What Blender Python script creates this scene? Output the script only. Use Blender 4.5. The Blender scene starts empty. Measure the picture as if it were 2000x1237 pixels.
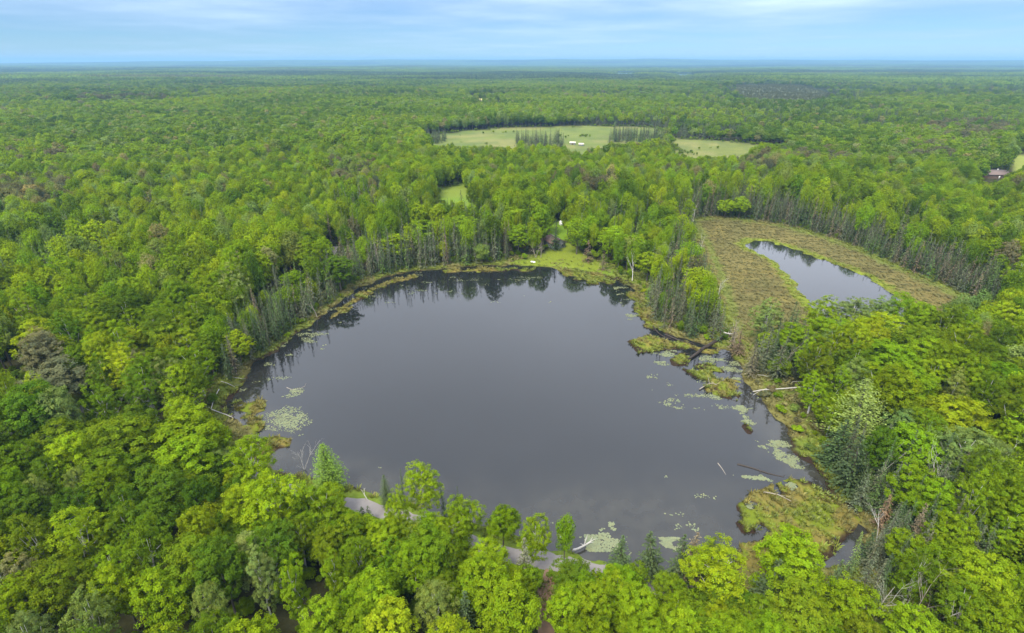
import bpy, math, random
import numpy as np
from mathutils import Vector, Matrix, Euler

random.seed(7)
RNG = np.random.default_rng(7)
SC = bpy.context.scene
COL = SC.collection

# ------------------------------------------------------------------ camera
PW, PH, FPX = 2000.0, 1237.0, 1050.0
PITCH = math.radians(25.44)
CAMZ = 75.0
cam_data = bpy.data.cameras.new('camera')
cam = bpy.data.objects.new('camera', cam_data)
COL.objects.link(cam)
cam.location = (0, 0, CAMZ)
cam.rotation_euler = (math.radians(90) - PITCH, 0, 0)
cam_data.sensor_fit = 'HORIZONTAL'
cam_data.sensor_width = 36.0
cam_data.lens = 36.0 * FPX / PW
cam_data.clip_start = 0.5
cam_data.clip_end = 90000.0
SC.camera = cam

# ------------------------------------------------------------------ world and sun
SUN_EL, SUN_AZ = math.radians(56), math.radians(215)     # azimuth clockwise from +Y
world = bpy.data.worlds.new('World')
SC.world = world
world.use_nodes = True
wn, wl = world.node_tree.nodes, world.node_tree.links
wn.clear()
w_out = wn.new('ShaderNodeOutputWorld')
w_bg = wn.new('ShaderNodeBackground')
w_bg.inputs['Strength'].default_value = 0.061
w_sky = wn.new('ShaderNodeTexSky')
w_sky.sky_type = 'NISHITA'
w_sky.sun_disc = False
w_sky.sun_elevation = SUN_EL
w_sky.sun_rotation = SUN_AZ
w_sky.altitude = 400
w_sky.air_density = 1.0
w_sky.dust_density = 0.0
w_sky.ozone_density = 4.0
# thin high overcast: direction projected onto a flat cloud deck
w_co = wn.new('ShaderNodeTexCoord')
w_sep = wn.new('ShaderNodeSeparateXYZ')
wl.new(w_co.outputs['Generated'], w_sep.inputs[0])
def wmath(op, a, b=None, clamp=False):
    n = wn.new('ShaderNodeMath'); n.operation = op; n.use_clamp = clamp
    for i, v in enumerate((a, b)):
        if v is None: continue
        if isinstance(v, (int, float)): n.inputs[i].default_value = v
        else: wl.new(v, n.inputs[i])
    return n.outputs[0]
w_z = wmath('MAXIMUM', w_sep.outputs['Z'], 0.0)
w_zz = wmath('ADD', w_z, 0.045)
w_u = wmath('DIVIDE', w_sep.outputs['X'], w_zz)
w_v = wmath('DIVIDE', w_sep.outputs['Y'], w_zz)
w_cmb = wn.new('ShaderNodeCombineXYZ')
wl.new(w_u, w_cmb.inputs[0]); wl.new(w_v, w_cmb.inputs[1])
w_n1 = wn.new('ShaderNodeTexNoise'); w_n1.inputs['Scale'].default_value = 0.42
w_n1.inputs['Detail'].default_value = 5; w_n1.inputs['Roughness'].default_value = 0.52
wl.new(w_cmb.outputs[0], w_n1.inputs['Vector'])
w_n2 = wn.new('ShaderNodeTexNoise'); w_n2.inputs['Scale'].default_value = 0.13
w_n2.inputs['Detail'].default_value = 3
wl.new(w_cmb.outputs[0], w_n2.inputs['Vector'])
w_mix_n = wmath('ADD', wmath('MULTIPLY', w_n1.outputs['Fac'], 0.55), wmath('MULTIPLY', w_n2.outputs['Fac'], 0.65))
w_band = wmath('MULTIPLY', wmath('SUBTRACT', w_mix_n, 0.50), 2.6)
w_elev = wmath('SUBTRACT', wmath('MULTIPLY', w_z, 5.5), 0.12)                       # deck seen edge-on is thinner over the horizon haze
w_mask = wmath('ADD', w_band, w_elev, True)
w_mask = wmath('MULTIPLY', w_mask, 0.93, True)
w_cloud = wn.new('ShaderNodeMix'); w_cloud.data_type = 'RGBA'
wl.new(w_mask, w_cloud.inputs['Factor'])
w_tint = wn.new('ShaderNodeMix'); w_tint.data_type = 'RGBA'; w_tint.blend_type = 'MULTIPLY'
w_tint.inputs['Factor'].default_value = 1.0
wl.new(w_sky.outputs[0], w_tint.inputs[6]); w_tint.inputs[7].default_value = (0.48, 0.71, 1.05, 1)
wl.new(w_tint.outputs[2], w_cloud.inputs[6])
w_deck = wn.new('ShaderNodeMix'); w_deck.data_type = 'RGBA'
wl.new(wmath('MULTIPLY', wmath('SUBTRACT', w_z, 0.06), 4.5, True), w_deck.inputs['Factor'])
w_deck.inputs[6].default_value = (4.5, 5.9, 7.7, 1); w_deck.inputs[7].default_value = (16.2, 17.2, 19.4, 1)
w_var = wn.new('ShaderNodeMix'); w_var.data_type = 'RGBA'; w_var.blend_type = 'MULTIPLY'; w_var.inputs['Factor'].default_value = 1.0
w_gr = wn.new('ShaderNodeCombineXYZ'); w_gk = wmath('ADD', wmath('MULTIPLY', w_mix_n, 1.5), 0.12)
for i_ in range(3): wl.new(w_gk, w_gr.inputs[i_])
wl.new(w_deck.outputs[2], w_var.inputs[6]); wl.new(w_gr.outputs[0], w_var.inputs[7])
wl.new(w_var.outputs[2], w_cloud.inputs[7])
wl.new(w_cloud.outputs[2], w_bg.inputs['Color'])
wl.new(w_bg.outputs[0], w_out.inputs['Surface'])

sun_data = bpy.data.lights.new('sun', 'SUN')
sun_data.energy = 2.9
sun_data.angle = math.radians(22)
sun_data.color = (1.0, 0.93, 0.76)
sun = bpy.data.objects.new('sun', sun_data)
COL.objects.link(sun)
sd = Vector((math.sin(SUN_AZ) * math.cos(SUN_EL), math.cos(SUN_AZ) * math.cos(SUN_EL), math.sin(SUN_EL)))
sun.rotation_euler = sd.to_track_quat('Z', 'Y').to_euler()
sun.location = (0, 0, 200)

SC.view_settings.view_transform = 'Standard'
SC.view_settings.look = 'None'
SC.view_settings.gamma = 1.0
SC.view_settings.exposure = 1.08
cy = SC.cycles
cy.max_bounces = 6; cy.diffuse_bounces = 4; cy.glossy_bounces = 3; cy.transmission_bounces = 2
cy.volume_bounces = 0; cy.transparent_max_bounces = 6
cy.use_denoising = True; cy.denoiser = 'OPENIMAGEDENOISE'; cy.denoising_input_passes = 'RGB_ALBEDO_NORMAL'; cy.denoising_prefilter = 'ACCURATE'

# ------------------------------------------------------------------ projection helpers (photograph pixel <-> ground point)
_c, _s = math.cos(PITCH), math.sin(PITCH)
def P(px, py, z=0.0):
    """world point at height z seen at photograph pixel (px, py)"""
    a = (px - PW / 2) / FPX; b = -(py - PH / 2) / FPX
    dx, dy, dz = a, _c + b * _s, -_s + b * _c
    t = (z - CAMZ) / dz
    return np.array([dx * t, dy * t])
def proj(x, y, z):
    x = np.asarray(x, float); y = np.asarray(y, float); z = np.asarray(z, float) - CAMZ
    depth = y * _c - z * _s
    up = y * _s + z * _c
    dd = np.where(depth > 1, depth, 1)
    return PW / 2 + FPX * x / dd, PH / 2 - FPX * up / dd, depth
def G(pts, z=0.0):
    return np.array([P(a, b, z) for a, b in pts])

def inside(poly, x, y):
    x = np.asarray(x, float); y = np.asarray(y, float)
    r = np.zeros(x.shape, bool)
    n = len(poly)
    for i in range(n):
        x1, y1 = poly[i]; x2, y2 = poly[(i + 1) % n]
        if y1 == y2: continue
        c = ((y1 > y) != (y2 > y)) & (x < (x2 - x1) * (y - y1) / (y2 - y1) + x1)
        r ^= c
    return r
def segdist(pl, x, y, closed):
    d = np.full(np.shape(x), 1e18)
    n = len(pl)
    for i in range(n if closed else n - 1):
        x1, y1 = pl[i]; x2, y2 = pl[(i + 1) % n]
        ex, ey = x2 - x1, y2 - y1
        L = ex * ex + ey * ey + 1e-12
        t = np.clip(((x - x1) * ex + (y - y1) * ey) / L, 0, 1)
        d = np.minimum(d, (x - x1 - t * ex) ** 2 + (y - y1 - t * ey) ** 2)
    return np.sqrt(d)
def sdf(poly, x, y):
    """signed distance, negative inside"""
    x = np.asarray(x, float); y = np.asarray(y, float)
    d = segdist(poly, x, y, True)
    return np.where(inside(poly, x, y), -d, d)

def _hash(ix, iy, s):
    h = (ix.astype(np.int64) * 374761393 + iy.astype(np.int64) * 668265263 + s * 974634533) & 0xffffffff
    h = ((h ^ (h >> 13)) * 1274126177) & 0xffffffff
    h = (h ^ (h >> 16)) & 0xffffffff
    return h / 4294967295.0
def noise(x, y, s=0):
    ix = np.floor(x); iy = np.floor(y)
    fx = x - ix; fy = y - iy
    fx = fx * fx * (3 - 2 * fx); fy = fy * fy * (3 - 2 * fy)
    a = _hash(ix, iy, s); b = _hash(ix + 1, iy, s); c = _hash(ix, iy + 1, s); d = _hash(ix + 1, iy + 1, s)
    return (a * (1 - fx) + b * fx) * (1 - fy) + (c * (1 - fx) + d * fx) * fy
def fbm(x, y, s=0, o=4):
    r = 0; a = 0.5; t = 0
    for i in range(o):
        r = r + a * noise(x, y, s + i * 17); t += a; a *= 0.5
        x = x * 2.03 + 5.1; y = y * 2.03 + 3.7
    return r / t
def sstep(a, b, x):
    t = np.clip((x - a) / (b - a), 0, 1)
    return t * t * (3 - 2 * t)

# ------------------------------------------------------------------ outlines on the ground
LAKE = G([(480,735),(505,708),(530,690),(560,668),(600,640),(640,608),(665,588),(700,565),(745,545),(800,532),(870,525),(940,521),
          (1000,519),(1060,522),(1130,528),(1200,545),(1232,560),(1247,580),(1255,602),(1264,627),(1285,645),(1320,660),(1380,672),(1422,688),
          (1442,708),(1452,732),(1460,757),(1475,772),(1493,786),(1507,803),(1532,832),(1543,857),(1548,882),(1582,912),(1622,952),
          (1652,990),(1672,1012),(1695,1040),(1690,1070),(1660,1100),(1600,1112),(1500,1112),(1420,1105),(1360,1115),(1290,1115),(1230,1112),
          (1190,1100),(1150,1084),(1118,1080),(1060,1066),(1000,1044),(950,1028),(900,1014),(850,1002),(800,984),(740,968),(700,953),
          (670,945),(640,940),(600,931),(560,928),(530,918),(516,900),(508,875),(498,848),(486,832),(455,818),(447,797),(462,772),(470,752)])
ISLANDS = {
 'bog': G([(1438,1020),(1442,990),(1468,964),(1500,955),(1545,938),(1580,944),(1606,958),(1648,986),(1674,1016),(1664,1036),(1640,1056),(1622,1084),
           (1590,1108),(1490,1112),(1440,1100),(1448,1062),(1500,1052),(1480,1040),(1450,1040)]),
 'a': G([(1228,667),(1268,655),(1302,666),(1312,681),(1275,687),(1248,690)]),
 'b': G([(1311,702),(1330,691),(1346,700),(1341,713),(1315,713)]),
 'c': G([(1336,722),(1365,712),(1402,712),(1414,728),(1396,738),(1442,744),(1458,764),(1436,781),(1400,772),(1368,762),(1393,749),(1358,737)]),
 'd': G([(1450,833),(1457,828),(1471,841),(1462,846)]),
 'e': G([(1085,524),(1140,528),(1205,545),(1196,556),(1150,556),(1105,540)]),
 'f': G([(512,858),(540,853),(568,858),(562,870),(540,874),(520,892),(508,885)]),
 'g': G([(452,806),(470,782),(500,778),(522,792),(527,806),(512,818),(520,836),(500,846),(478,828)]),
 'h': G([(620,640),(668,598),(700,572),(760,548),(800,538),(830,538),(760,556),(705,585),(672,612)]),
 'k': G([(1290,668),(1330,668),(1385,678),(1400,690),(1378,694),(1350,684),(1310,682)]),
 'm': G([(860,528),(940,524),(1040,524),(1050,530),(950,531),(870,534)]),
 'n': G([(1225,575),(1245,570),(1262,610),(1280,645),(1262,640),(1240,605)]),
}
MARSH = G([(1350,432),(1400,427),(1450,431),(1520,441),(1600,461),(1660,483),(1720,511),(1790,541),(1850,566),(1905,595),(1830,650),(1650,665),
           (1560,660),(1500,665),(1455,660),(1435,640),(1420,605),(1402,545),(1377,480)])
POND = G([(1452,478),(1470,470),(1500,472),(1530,481),(1562,491),(1600,506),(1650,523),(1700,546),(1740,571),(1775,602),(1765,640),(1650,648),
          (1606,622),(1567,577),(1547,545),(1522,520),(1500,503),(1475,492)])
LAWN = G([(985,516),(1030,508),(1062,498),(1078,482),(1110,480),(1132,495),(1165,512),(1200,528),(1195,540),(1130,527),(1060,521)])
YARD = G([(1072,466),(1070,448),(1100,440),(1112,446),(1112,470),(1095,478)])
MEADOW = G([(815,270),(1000,254),(1230,253),(1292,260),(1300,300),(1120,325),(850,315)])
MEADOW2 = G([(1300,276),(1350,281),(1510,294),(1560,305),(1480,325),(1330,330)])
CLEARING = G([(838,380),(880,360),(908,355),(918,372),(945,383),(935,425),(880,432),(838,400)])
FIELD_FAR = G([(915,193.5),(990,193.5),(995,201),(910,201)])
FIELD_RIGHT = G([(1970,312),(2050,306),(2060,345),(1975,345)])
BROWN_BOG = G([(1430,172),(1560,170),(1640,190),(1600,208),(1490,210),(1440,195)])
FARLAKE1 = G([(1203,140.2),(1240,140.2),(1243,149),(1199,149)])
FARLAKE2 = G([(1318,142.4),(1352,142.4),(1358,151),(1314,151)])
ROAD = G([(-60,760),(40,785),(130,806),(250,852),(380,896),(470,926),(540,956),(620,977),(720,995),(830,1030),(960,1080),(1060,1098),(1130,1112),
          (1200,1126),(1283,1143),(1380,1165),(1490,1193),(1600,1225),(1720,1265)])
PATH = G([(1078,1118),(1066,1150),(1062,1190),(1066,1237),(1075,1300)])
DRIVE = G([(560,565),(600,552),(622,541),(640,520),(655,490)])

# parts of the photograph in which the open ground or water must stay in view
KEEP = [
 [(490,735),(560,670),(665,590),(745,548),(870,527),(1000,518),(1060,500),(1078,485),(1110,486),(1140,503),(1200,528),(1240,560),(1262,620),(1290,648),
  (1330,665),(1420,672),(1440,700),(1460,740),(1500,790),(1545,850),(1560,890),(1620,950),(1665,1005),(1690,1042),(1650,1070),(1610,1040),
  (1560,1046),(1510,1080),(1440,1080),(1410,1062),(1350,1045),(1290,1045),(1240,1085),(1190,1062),(1150,1066),(1128,1010),(1080,1010),(1020,1012),(1003,985),(960,985),
  (930,970),(880,960),(845,905),(800,905),(775,915),(735,932),(700,945),(665,938),(600,932),(545,912),(520,890),(470,815),(445,790)],
 [(520,932),(562,945),(572,966),(545,956)],[(680,978),(748,985),(745,1006),(700,1000)],[(920,1060),(1018,1066),(1012,1106),(980,1106)],
 [(1090,1088),(1190,1098),(1165,1116),(1088,1116)],[(1274,1130),(1293,1130),(1293,1156),(1274,1156)],[(1478,1183),(1515,1190),(1512,1206),(1480,1200)],
 [(1046,1168),(1074,1168),(1086,1237),(1044,1237)],[(92,795),(155,803),(156,818),(95,812)],[(613,534),(624,534),(626,550),(614,550)],
 [(1360,440),(1400,430),(1450,433),(1520,443),(1600,463),(1660,486),(1720,513),(1790,543),(1850,567),(1790,570),(1740,582),(1640,582),(1580,585),(1520,590),
  (1480,625),(1440,625),(1425,600),(1405,545),(1380,480)],
 [(870,266),(1000,256),(1120,253),(1230,254),(1288,259),(1230,261),(1188,262),(1178,279),(1110,284),(1096,272),(1060,266),(1010,270),(1000,281),(890,281)],
 [(1108,280),(1142,282),(1142,292),(1108,291)],
 [(1305,279),(1350,283),(1495,295),(1430,301),(1330,302)],
 [(846,378),(890,363),(905,359),(910,375),(940,383),(925,391),(900,387),(852,384)],
 [(1076,460),(1106,462),(1107,488),(1076,486)],[(1078,448),(1091,446),(1104,437),(1103,456),(1080,458)],
 [(925,194),(985,194),(985,197),(925,197)],[(1918,336),(1955,340),(1955,352),(1920,352)],[(1974,315),(2000,313),(2000,329),(1980,329)],
 [(1447,1040),(1480,1048),(1470,1064),(1450,1060)],[(1462,1100),(1485,1085),(1490,1110),(1470,1115)],
 [(1415,690),(1470,680),(1530,745),(1565,755),(1570,780),(1500,785)],
 [(1470,760),(1572,755),(1572,772),(1470,775)],
]

def wet_distance(x, y):
    d = np.minimum(sdf(LAKE, x, y), sdf(MARSH, x, y))
    return d
def terrain(x, y, full=False):
    x = np.asarray(x, float); y = np.asarray(y, float)
    shp = x.shape
    x = x.ravel(); y = y.ravel()
    r = np.hypot(x, y)
    near = r < 420
    h = np.zeros_like(x)
    dl = np.full_like(x, 400.0); dm = np.full_like(x, 400.0); dp = np.full_like(x, 400.0); di = np.full_like(x, 400.0)
    if near.any():
        xn, yn = x[near], y[near]
        wob = (fbm(xn / 3.2, yn / 3.2, 3, 3) - 0.5) * 3.6
        dl[near] = sdf(LAKE, xn, yn) + wob
        dm[near] = sdf(MARSH, xn, yn) + wob * 0.7
        dp[near] = sdf(POND, xn, yn) + wob * 1.25
        a = np.full_like(xn, 400.0)
        for k, p in ISLANDS.items():
            pock = 2.6 * sstep(.56, .68, fbm(xn / 3.4 + 8, yn / 2.6, 13, 3))
            q = sdf(p, xn, yn) + (pock if k in ('bog', 'g', 'c', 'e', 'h') else 0) + wob * (0.9 if k in 'ghkmn' else 0.35) + (0.5 * wob + 0.6 if k in 'gkhmn' else 0)
            a = np.minimum(a, q)
        di[near] = a
    d = np.minimum(dl, dm)
    land = 0.35 + 2.4 * sstep(6, 70, d) + 4.0 * sstep(10, 120, d) * (fbm(x / 90 + 3, y / 90, 11, 3) - 0.35)
    land = land + 17 * sstep(450, 1100, r) * (fbm(x / 620, y / 620, 21, 3) - 0.5)
    land = land + 46 * sstep(2200, 9000, r) * (fbm(x / 2600, y / 2600, 31, 3) - 0.56)
    az = np.arctan2(x, y)
    for L in (FARLAKE1, FARLAKE2):
        c0 = L.mean(0); u_ = az - math.atan2(c0[0], c0[1])
        mk = np.exp(-(u_ / .05) ** 2) * sstep(1800, 2500, r) * (1 - sstep(5200, 6500, r))
        land = land * (1 - mk) - 6 * mk
    ridge = 38 + 52 * np.cos((az - 0.05) * 2.2) + 26 * np.sin(az) + 30 * (fbm(az * 9 + 20, r / 9000, 41, 3) - 0.5)
    land = land + ridge * sstep(8500, 15000, r)
    h = land
    # water bodies and wet meadow
    marsh_h = 0.32 + 0.09 * np.sin((y + 6 * fbm(x / 14, y / 14, 5, 3) * 2.2 + 0.12 * x) * 2 * math.pi / 4.2)
    h = np.where(dm < 0, marsh_h + (h - marsh_h) * sstep(-2, 0, dm), h)
    def basin(h, d, w=1.4):
        return np.where(d < w, np.where(d < 0, np.maximum(-0.9, d * 0.32), np.minimum(h, d * 0.30)), h)
    h = basin(h, dl); h = basin(h, dp)
    h = np.where(di < 0.9, np.maximum(h, np.minimum(0.32, (0.4 - di) * 0.30)), h)
    for L in (FARLAKE1, FARLAKE2):
        far = r > 3000
        if far.any():
            q = sdf(L, x[far], y[far])
            h[far] = np.where(q < 260, h[far] * sstep(20, 260, q) - 3.0 * (1 - sstep(0, 120, q)), h[far])
    if full:
        return h.reshape(shp), dl.reshape(shp), dm.reshape(shp), dp.reshape(shp), di.reshape(shp)
    return h.reshape(shp)
def tz(x, y):
    return float(terrain(np.array([x]), np.array([y]))[0])

# ------------------------------------------------------------------ materials
def new_mat(name):
    m = bpy.data.materials.new(name); m.use_nodes = True
    nt = m.node_tree; nt.nodes.clear()
    out = nt.nodes.new('ShaderNodeOutputMaterial')
    return m, nt, out
def N(nt, t, **kw):
    n = nt.nodes.new(t)
    for k, v in kw.items(): setattr(n, k, v)
    return n
def mixrgb(nt, a, b, fac=1.0, mode='MIX'):
    n = N(nt, 'ShaderNodeMix', data_type='RGBA', blend_type=mode)
    for i, v in ((0, fac), (6, a), (7, b)):
        if isinstance(v, (int, float)): n.inputs[i].default_value = v
        elif isinstance(v, tuple): n.inputs[i].default_value = (*v, 1) if len(v) == 3 else v
        else: nt.links.new(v, n.inputs[i])
    return n.outputs[2]
def leaf_material(name, translucency=0.34, rough=0.5, gloss=0.0):
    m, nt, out = new_mat(name)
    t = N(nt, 'ShaderNodeAttribute', attribute_type='INSTANCER', attribute_name='tint')
    v = N(nt, 'ShaderNodeAttribute', attribute_type='GEOMETRY', attribute_name='leafvar')
    c = mixrgb(nt, t.outputs['Color'], v.outputs['Color'], 1.0, 'MULTIPLY')
    d = N(nt, 'ShaderNodeBsdfDiffuse'); tr = N(nt, 'ShaderNodeBsdfTranslucent'); g = N(nt, 'ShaderNodeBsdfGlossy')
    g.inputs['Roughness'].default_value = rough
    nt.links.new(c, d.inputs['Color'])
    c2 = mixrgb(nt, c, (1.15, 1.1, 0.55), 1.0, 'MULTIPLY')
    nt.links.new(c2, tr.inputs['Color'])
    a = N(nt, 'ShaderNodeMixShader'); a.inputs[0].default_value = translucency
    nt.links.new(d.outputs[0], a.inputs[1]); nt.links.new(tr.outputs[0], a.inputs[2])
    if gloss > 0:
        b = N(nt, 'ShaderNodeMixShader'); b.inputs[0].default_value = gloss
        g.inputs['Color'].default_value = (0.9, 1.0, 0.75, 1)
        nt.links.new(a.outputs[0], b.inputs[1]); nt.links.new(g.outputs[0], b.inputs[2])
        nt.links.new(b.outputs[0], out.inputs[0])
    else:
        nt.links.new(a.outputs[0], out.inputs[0])
    return m
def plain(name, color, rough=0.8, var=0.25, scale=3.0, spec=0.3, stretch=(1, 1, 1)):
    m, nt, out = new_mat(name)
    b = N(nt, 'ShaderNodeBsdfPrincipled')
    b.inputs['Roughness'].default_value = rough
    b.inputs['Specular IOR Level'].default_value = spec
    co = N(nt, 'ShaderNodeTexCoord'); mp = N(nt, 'ShaderNodeMapping'); mp.inputs['Scale'].default_value = stretch
    nt.links.new(co.outputs['Object'], mp.inputs[0])
    n = N(nt, 'ShaderNodeTexNoise'); n.inputs['Scale'].default_value = scale; n.inputs['Detail'].default_value = 5
    nt.links.new(mp.outputs[0], n.inputs['Vector'])
    lo = tuple(c * (1 - var) for c in color); hi = tuple(min(1, c * (1 + var)) for c in color)
    c = mixrgb(nt, lo, hi, n.outputs['Fac'])
    nt.links.new(c, b.inputs['Base Color'])
    bp = N(nt, 'ShaderNodeBump'); bp.inputs['Strength'].default_value = 0.3
    nt.links.new(n.outputs['Fac'], bp.inputs['Height']); nt.links.new(bp.outputs[0], b.inputs['Normal'])
    nt.links.new(b.outputs[0], out.inputs[0])
    return m
M = {}
M['leaf'] = leaf_material('broadleaf_leaves')
M['needle'] = leaf_material('conifer_needles', 0.14, 0.6, 0.03)
M['grass'] = leaf_material('sedge_blades', 0.3, 0.6, 0.03)
M['pad'] = leaf_material('lily_pad_leaves', 0.05, 0.4, 0.08)
M['bark'] = plain('brown_bark', (0.10, 0.085, 0.07), 0.9, 0.4, 4, stretch=(3, 3, .6))
M['birch'] = plain('pale_birch_bark', (0.50, 0.48, 0.44), 0.8, 0.45, 5, stretch=(1, 1, 3))
M['deadwood'] = plain('bleached_dead_wood', (0.40, 0.38, 0.35), 0.85, 0.3, 5)
M['greywood'] = plain('grey_twigs', (0.24, 0.21, 0.17), 0.9, 0.3, 5)
M['wetwood'] = plain('wet_dark_wood', (0.030, 0.022, 0.017), 0.6, 0.4, 3)
M['gravel'] = plain('pinkish_gravel', (0.19, 0.174, 0.168), 0.95, 0.22, 1.2)
M['dirt'] = plain('brown_dirt', (0.21, 0.135, 0.085), 0.95, 0.3, 0.9)
M['siding'] = plain('weathered_grey_boards', (0.20, 0.205, 0.22), 0.8, 0.3, 3, stretch=(6, 6, .4))
M['roof'] = plain('brown_shingles', (0.23, 0.145, 0.125), 0.85, 0.25, 6)
M['redroof'] = plain('reddish_brown_roofing', (0.14, 0.105, 0.095), 0.8, 0.2, 5)
M['brownwall'] = plain('dark_brown_wall', (0.10, 0.068, 0.052), 0.8, 0.2, 4)
M['white'] = plain('white_paint', (0.62, 0.62, 0.60), 0.5, 0.08, 4)
M['cream'] = plain('cream_paint', (0.55, 0.52, 0.40), 0.6, 0.12, 4)
M['glass'] = plain('dark_window_glass', (0.02, 0.025, 0.03), 0.1, 0.2, 2, 0.6)
M['trim'] = plain('grey_trim', (0.35, 0.34, 0.33), 0.7, 0.15, 4)
M['steel'] = plain('galvanised_steel', (0.4, 0.4, 0.4), 0.45, 0.15, 6)

# ground: cover colour is stored per vertex, the shader adds grain
m, nt, out = new_mat('ground_cover')
b = N(nt, 'ShaderNodeBsdfPrincipled'); b.inputs['Roughness'].default_value = 0.95; b.inputs['Specular IOR Level'].default_value = 0.1
a = N(nt, 'ShaderNodeAttribute', attribute_type='GEOMETRY', attribute_name='cover')
co = N(nt, 'ShaderNodeTexCoord')
n1 = N(nt, 'ShaderNodeTexNoise'); n1.inputs['Scale'].default_value = 1.4; n1.inputs['Detail'].default_value = 6; n1.inputs['Roughness'].default_value = 0.7
n2 = N(nt, 'ShaderNodeTexNoise'); n2.inputs['Scale'].default_value = 0.09; n2.inputs['Detail'].default_value = 4
nt.links.new(co.outputs['Object'], n1.inputs['Vector']); nt.links.new(co.outputs['Object'], n2.inputs['Vector'])
g1 = mixrgb(nt, (0.45, 0.45, 0.45), (1.5, 1.5, 1.5), n1.outputs['Fac'])
g2 = mixrgb(nt, (0.75, 0.8, 0.8), (1.25, 1.2, 1.1), n2.outputs['Fac'])
c = mixrgb(nt, mixrgb(nt, a.outputs['Color'], g1, 1, 'MULTIPLY'), g2, 1, 'MULTIPLY')
nt.links.new(c, b.inputs['Base Color'])
bp = N(nt, 'ShaderNodeBump'); bp.inputs['Strength'].default_value = 0.6; bp.inputs['Distance'].default_value = 0.3
nt.links.new(n1.outputs['Fac'], bp.inputs['Height']); nt.links.new(bp.outputs[0], b.inputs['Normal'])
nt.links.new(b.outputs[0], out.inputs[0])
M['ground'] = m

def water_material(name, deep, silt):
    m, nt, out = new_mat(name)
    b = N(nt, 'ShaderNodeBsdfPrincipled')
    b.inputs['Roughness'].default_value = 0.045; b.inputs['IOR'].default_value = 1.54
    b.inputs['Specular IOR Level'].default_value = 0.5
    a = N(nt, 'ShaderNodeAttribute', attribute_type='GEOMETRY', attribute_name='silt')
    co = N(nt, 'ShaderNodeTexCoord')
    n1 = N(nt, 'ShaderNodeTexNoise'); n1.inputs['Scale'].default_value = 0.05; n1.inputs['Detail'].default_value = 4
    nt.links.new(co.outputs['Object'], n1.inputs['Vector'])
    n3 = N(nt, 'ShaderNodeTexNoise'); n3.inputs['Scale'].default_value = 0.35; n3.inputs['Detail'].default_value = 5
    nt.links.new(co.outputs['Object'], n3.inputs['Vector'])
    s = N(nt, 'ShaderNodeMath', operation='MULTIPLY'); nt.links.new(a.outputs['Fac'], s.inputs[0]); nt.links.new(n3.outputs['Fac'], s.inputs[1])
    d2 = mixrgb(nt, tuple(v * 0.85 for v in deep), tuple(v * 1.15 for v in deep), n1.outputs['Fac'])
    c = mixrgb(nt, d2, silt, s.outputs[0])
    nt.links.new(c, b.inputs['Base Color'])
    n2 = N(nt, 'ShaderNodeTexNoise'); n2.inputs['Scale'].default_value = 1.6; n2.inputs['Detail'].default_value = 2
    nt.links.new(co.outputs['Object'], n2.inputs['Vector'])
    bp = N(nt, 'ShaderNodeBump'); bp.inputs['Strength'].default_value = 0.012; bp.inputs['Distance'].default_value = 0.2
    nt.links.new(n2.outputs['Fac'], bp.inputs['Height']); nt.links.new(bp.outputs[0], b.inputs['Normal'])
    nt.links.new(b.outputs[0], out.inputs[0])
    return m
M['lake'] = water_material('murky_lake_water', (0.009, 0.010, 0.011), (0.045, 0.043, 0.034))
M['pond'] = water_material('pond_water', (0.010, 0.011, 0.013), (0.02, 0.02, 0.016))

# ------------------------------------------------------------------ mesh helpers
def mesh_np(name, v, f, mats, mat_idx=None, smooth=False, attrs=None):
    """v (n,3); f (m,k) int array; attrs {name: (type, domain, data)}"""
    me = bpy.data.meshes.new(name)
    v = np.asarray(v, np.float32); f = np.asarray(f, np.int32)
    k = f.shape[1]
    me.vertices.add(len(v)); me.vertices.foreach_set('co', v.ravel())
    me.loops.add(f.size); me.loops.foreach_set('vertex_index', f.ravel())
    me.polygons.add(len(f)); me.polygons.foreach_set('loop_start', np.arange(0, f.size, k, dtype=np.int32))
    me.polygons.foreach_set('loop_total', np.full(len(f), k, np.int32))
    if mat_idx is not None: me.polygons.foreach_set('material_index', np.asarray(mat_idx, np.int32))
    if smooth: me.polygons.foreach_set('use_smooth', np.ones(len(f), bool))
    for mt in mats: me.materials.append(mt)
    me.update(calc_edges=True)
    for an, (ty, dom, data) in (attrs or {}).items():
        at = me.attributes.new(an, ty, dom)
        key = {'FLOAT_COLOR': 'color', 'FLOAT_VECTOR': 'vector', 'FLOAT': 'value', 'INT': 'value'}[ty]
        at.data.foreach_set(key, np.asarray(data, np.int32 if ty == 'INT' else np.float32).ravel())
    return me
def link(name, data, parent=None):
    o = bpy.data.objects.new(name, data); COL.objects.link(o)
    if parent is not None: o.parent = parent
    return o
def tag(o, label=None, cat=None, group=None, kind=None):
    if label: o['label'] = label
    if cat: o['category'] = cat
    if group: o['group'] = group
    if kind: o['kind'] = kind
    return o
def empty(name, loc, rz=0.0):
    o = bpy.data.objects.new(name, None); COL.objects.link(o)
    o.location = loc; o.rotation_euler = (0, 0, rz); o.empty_display_size = 0.3
    return o
def rgba(c, n):
    a = np.ones((n, 4), np.float32); a[:, :3] = c
    return a

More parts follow.
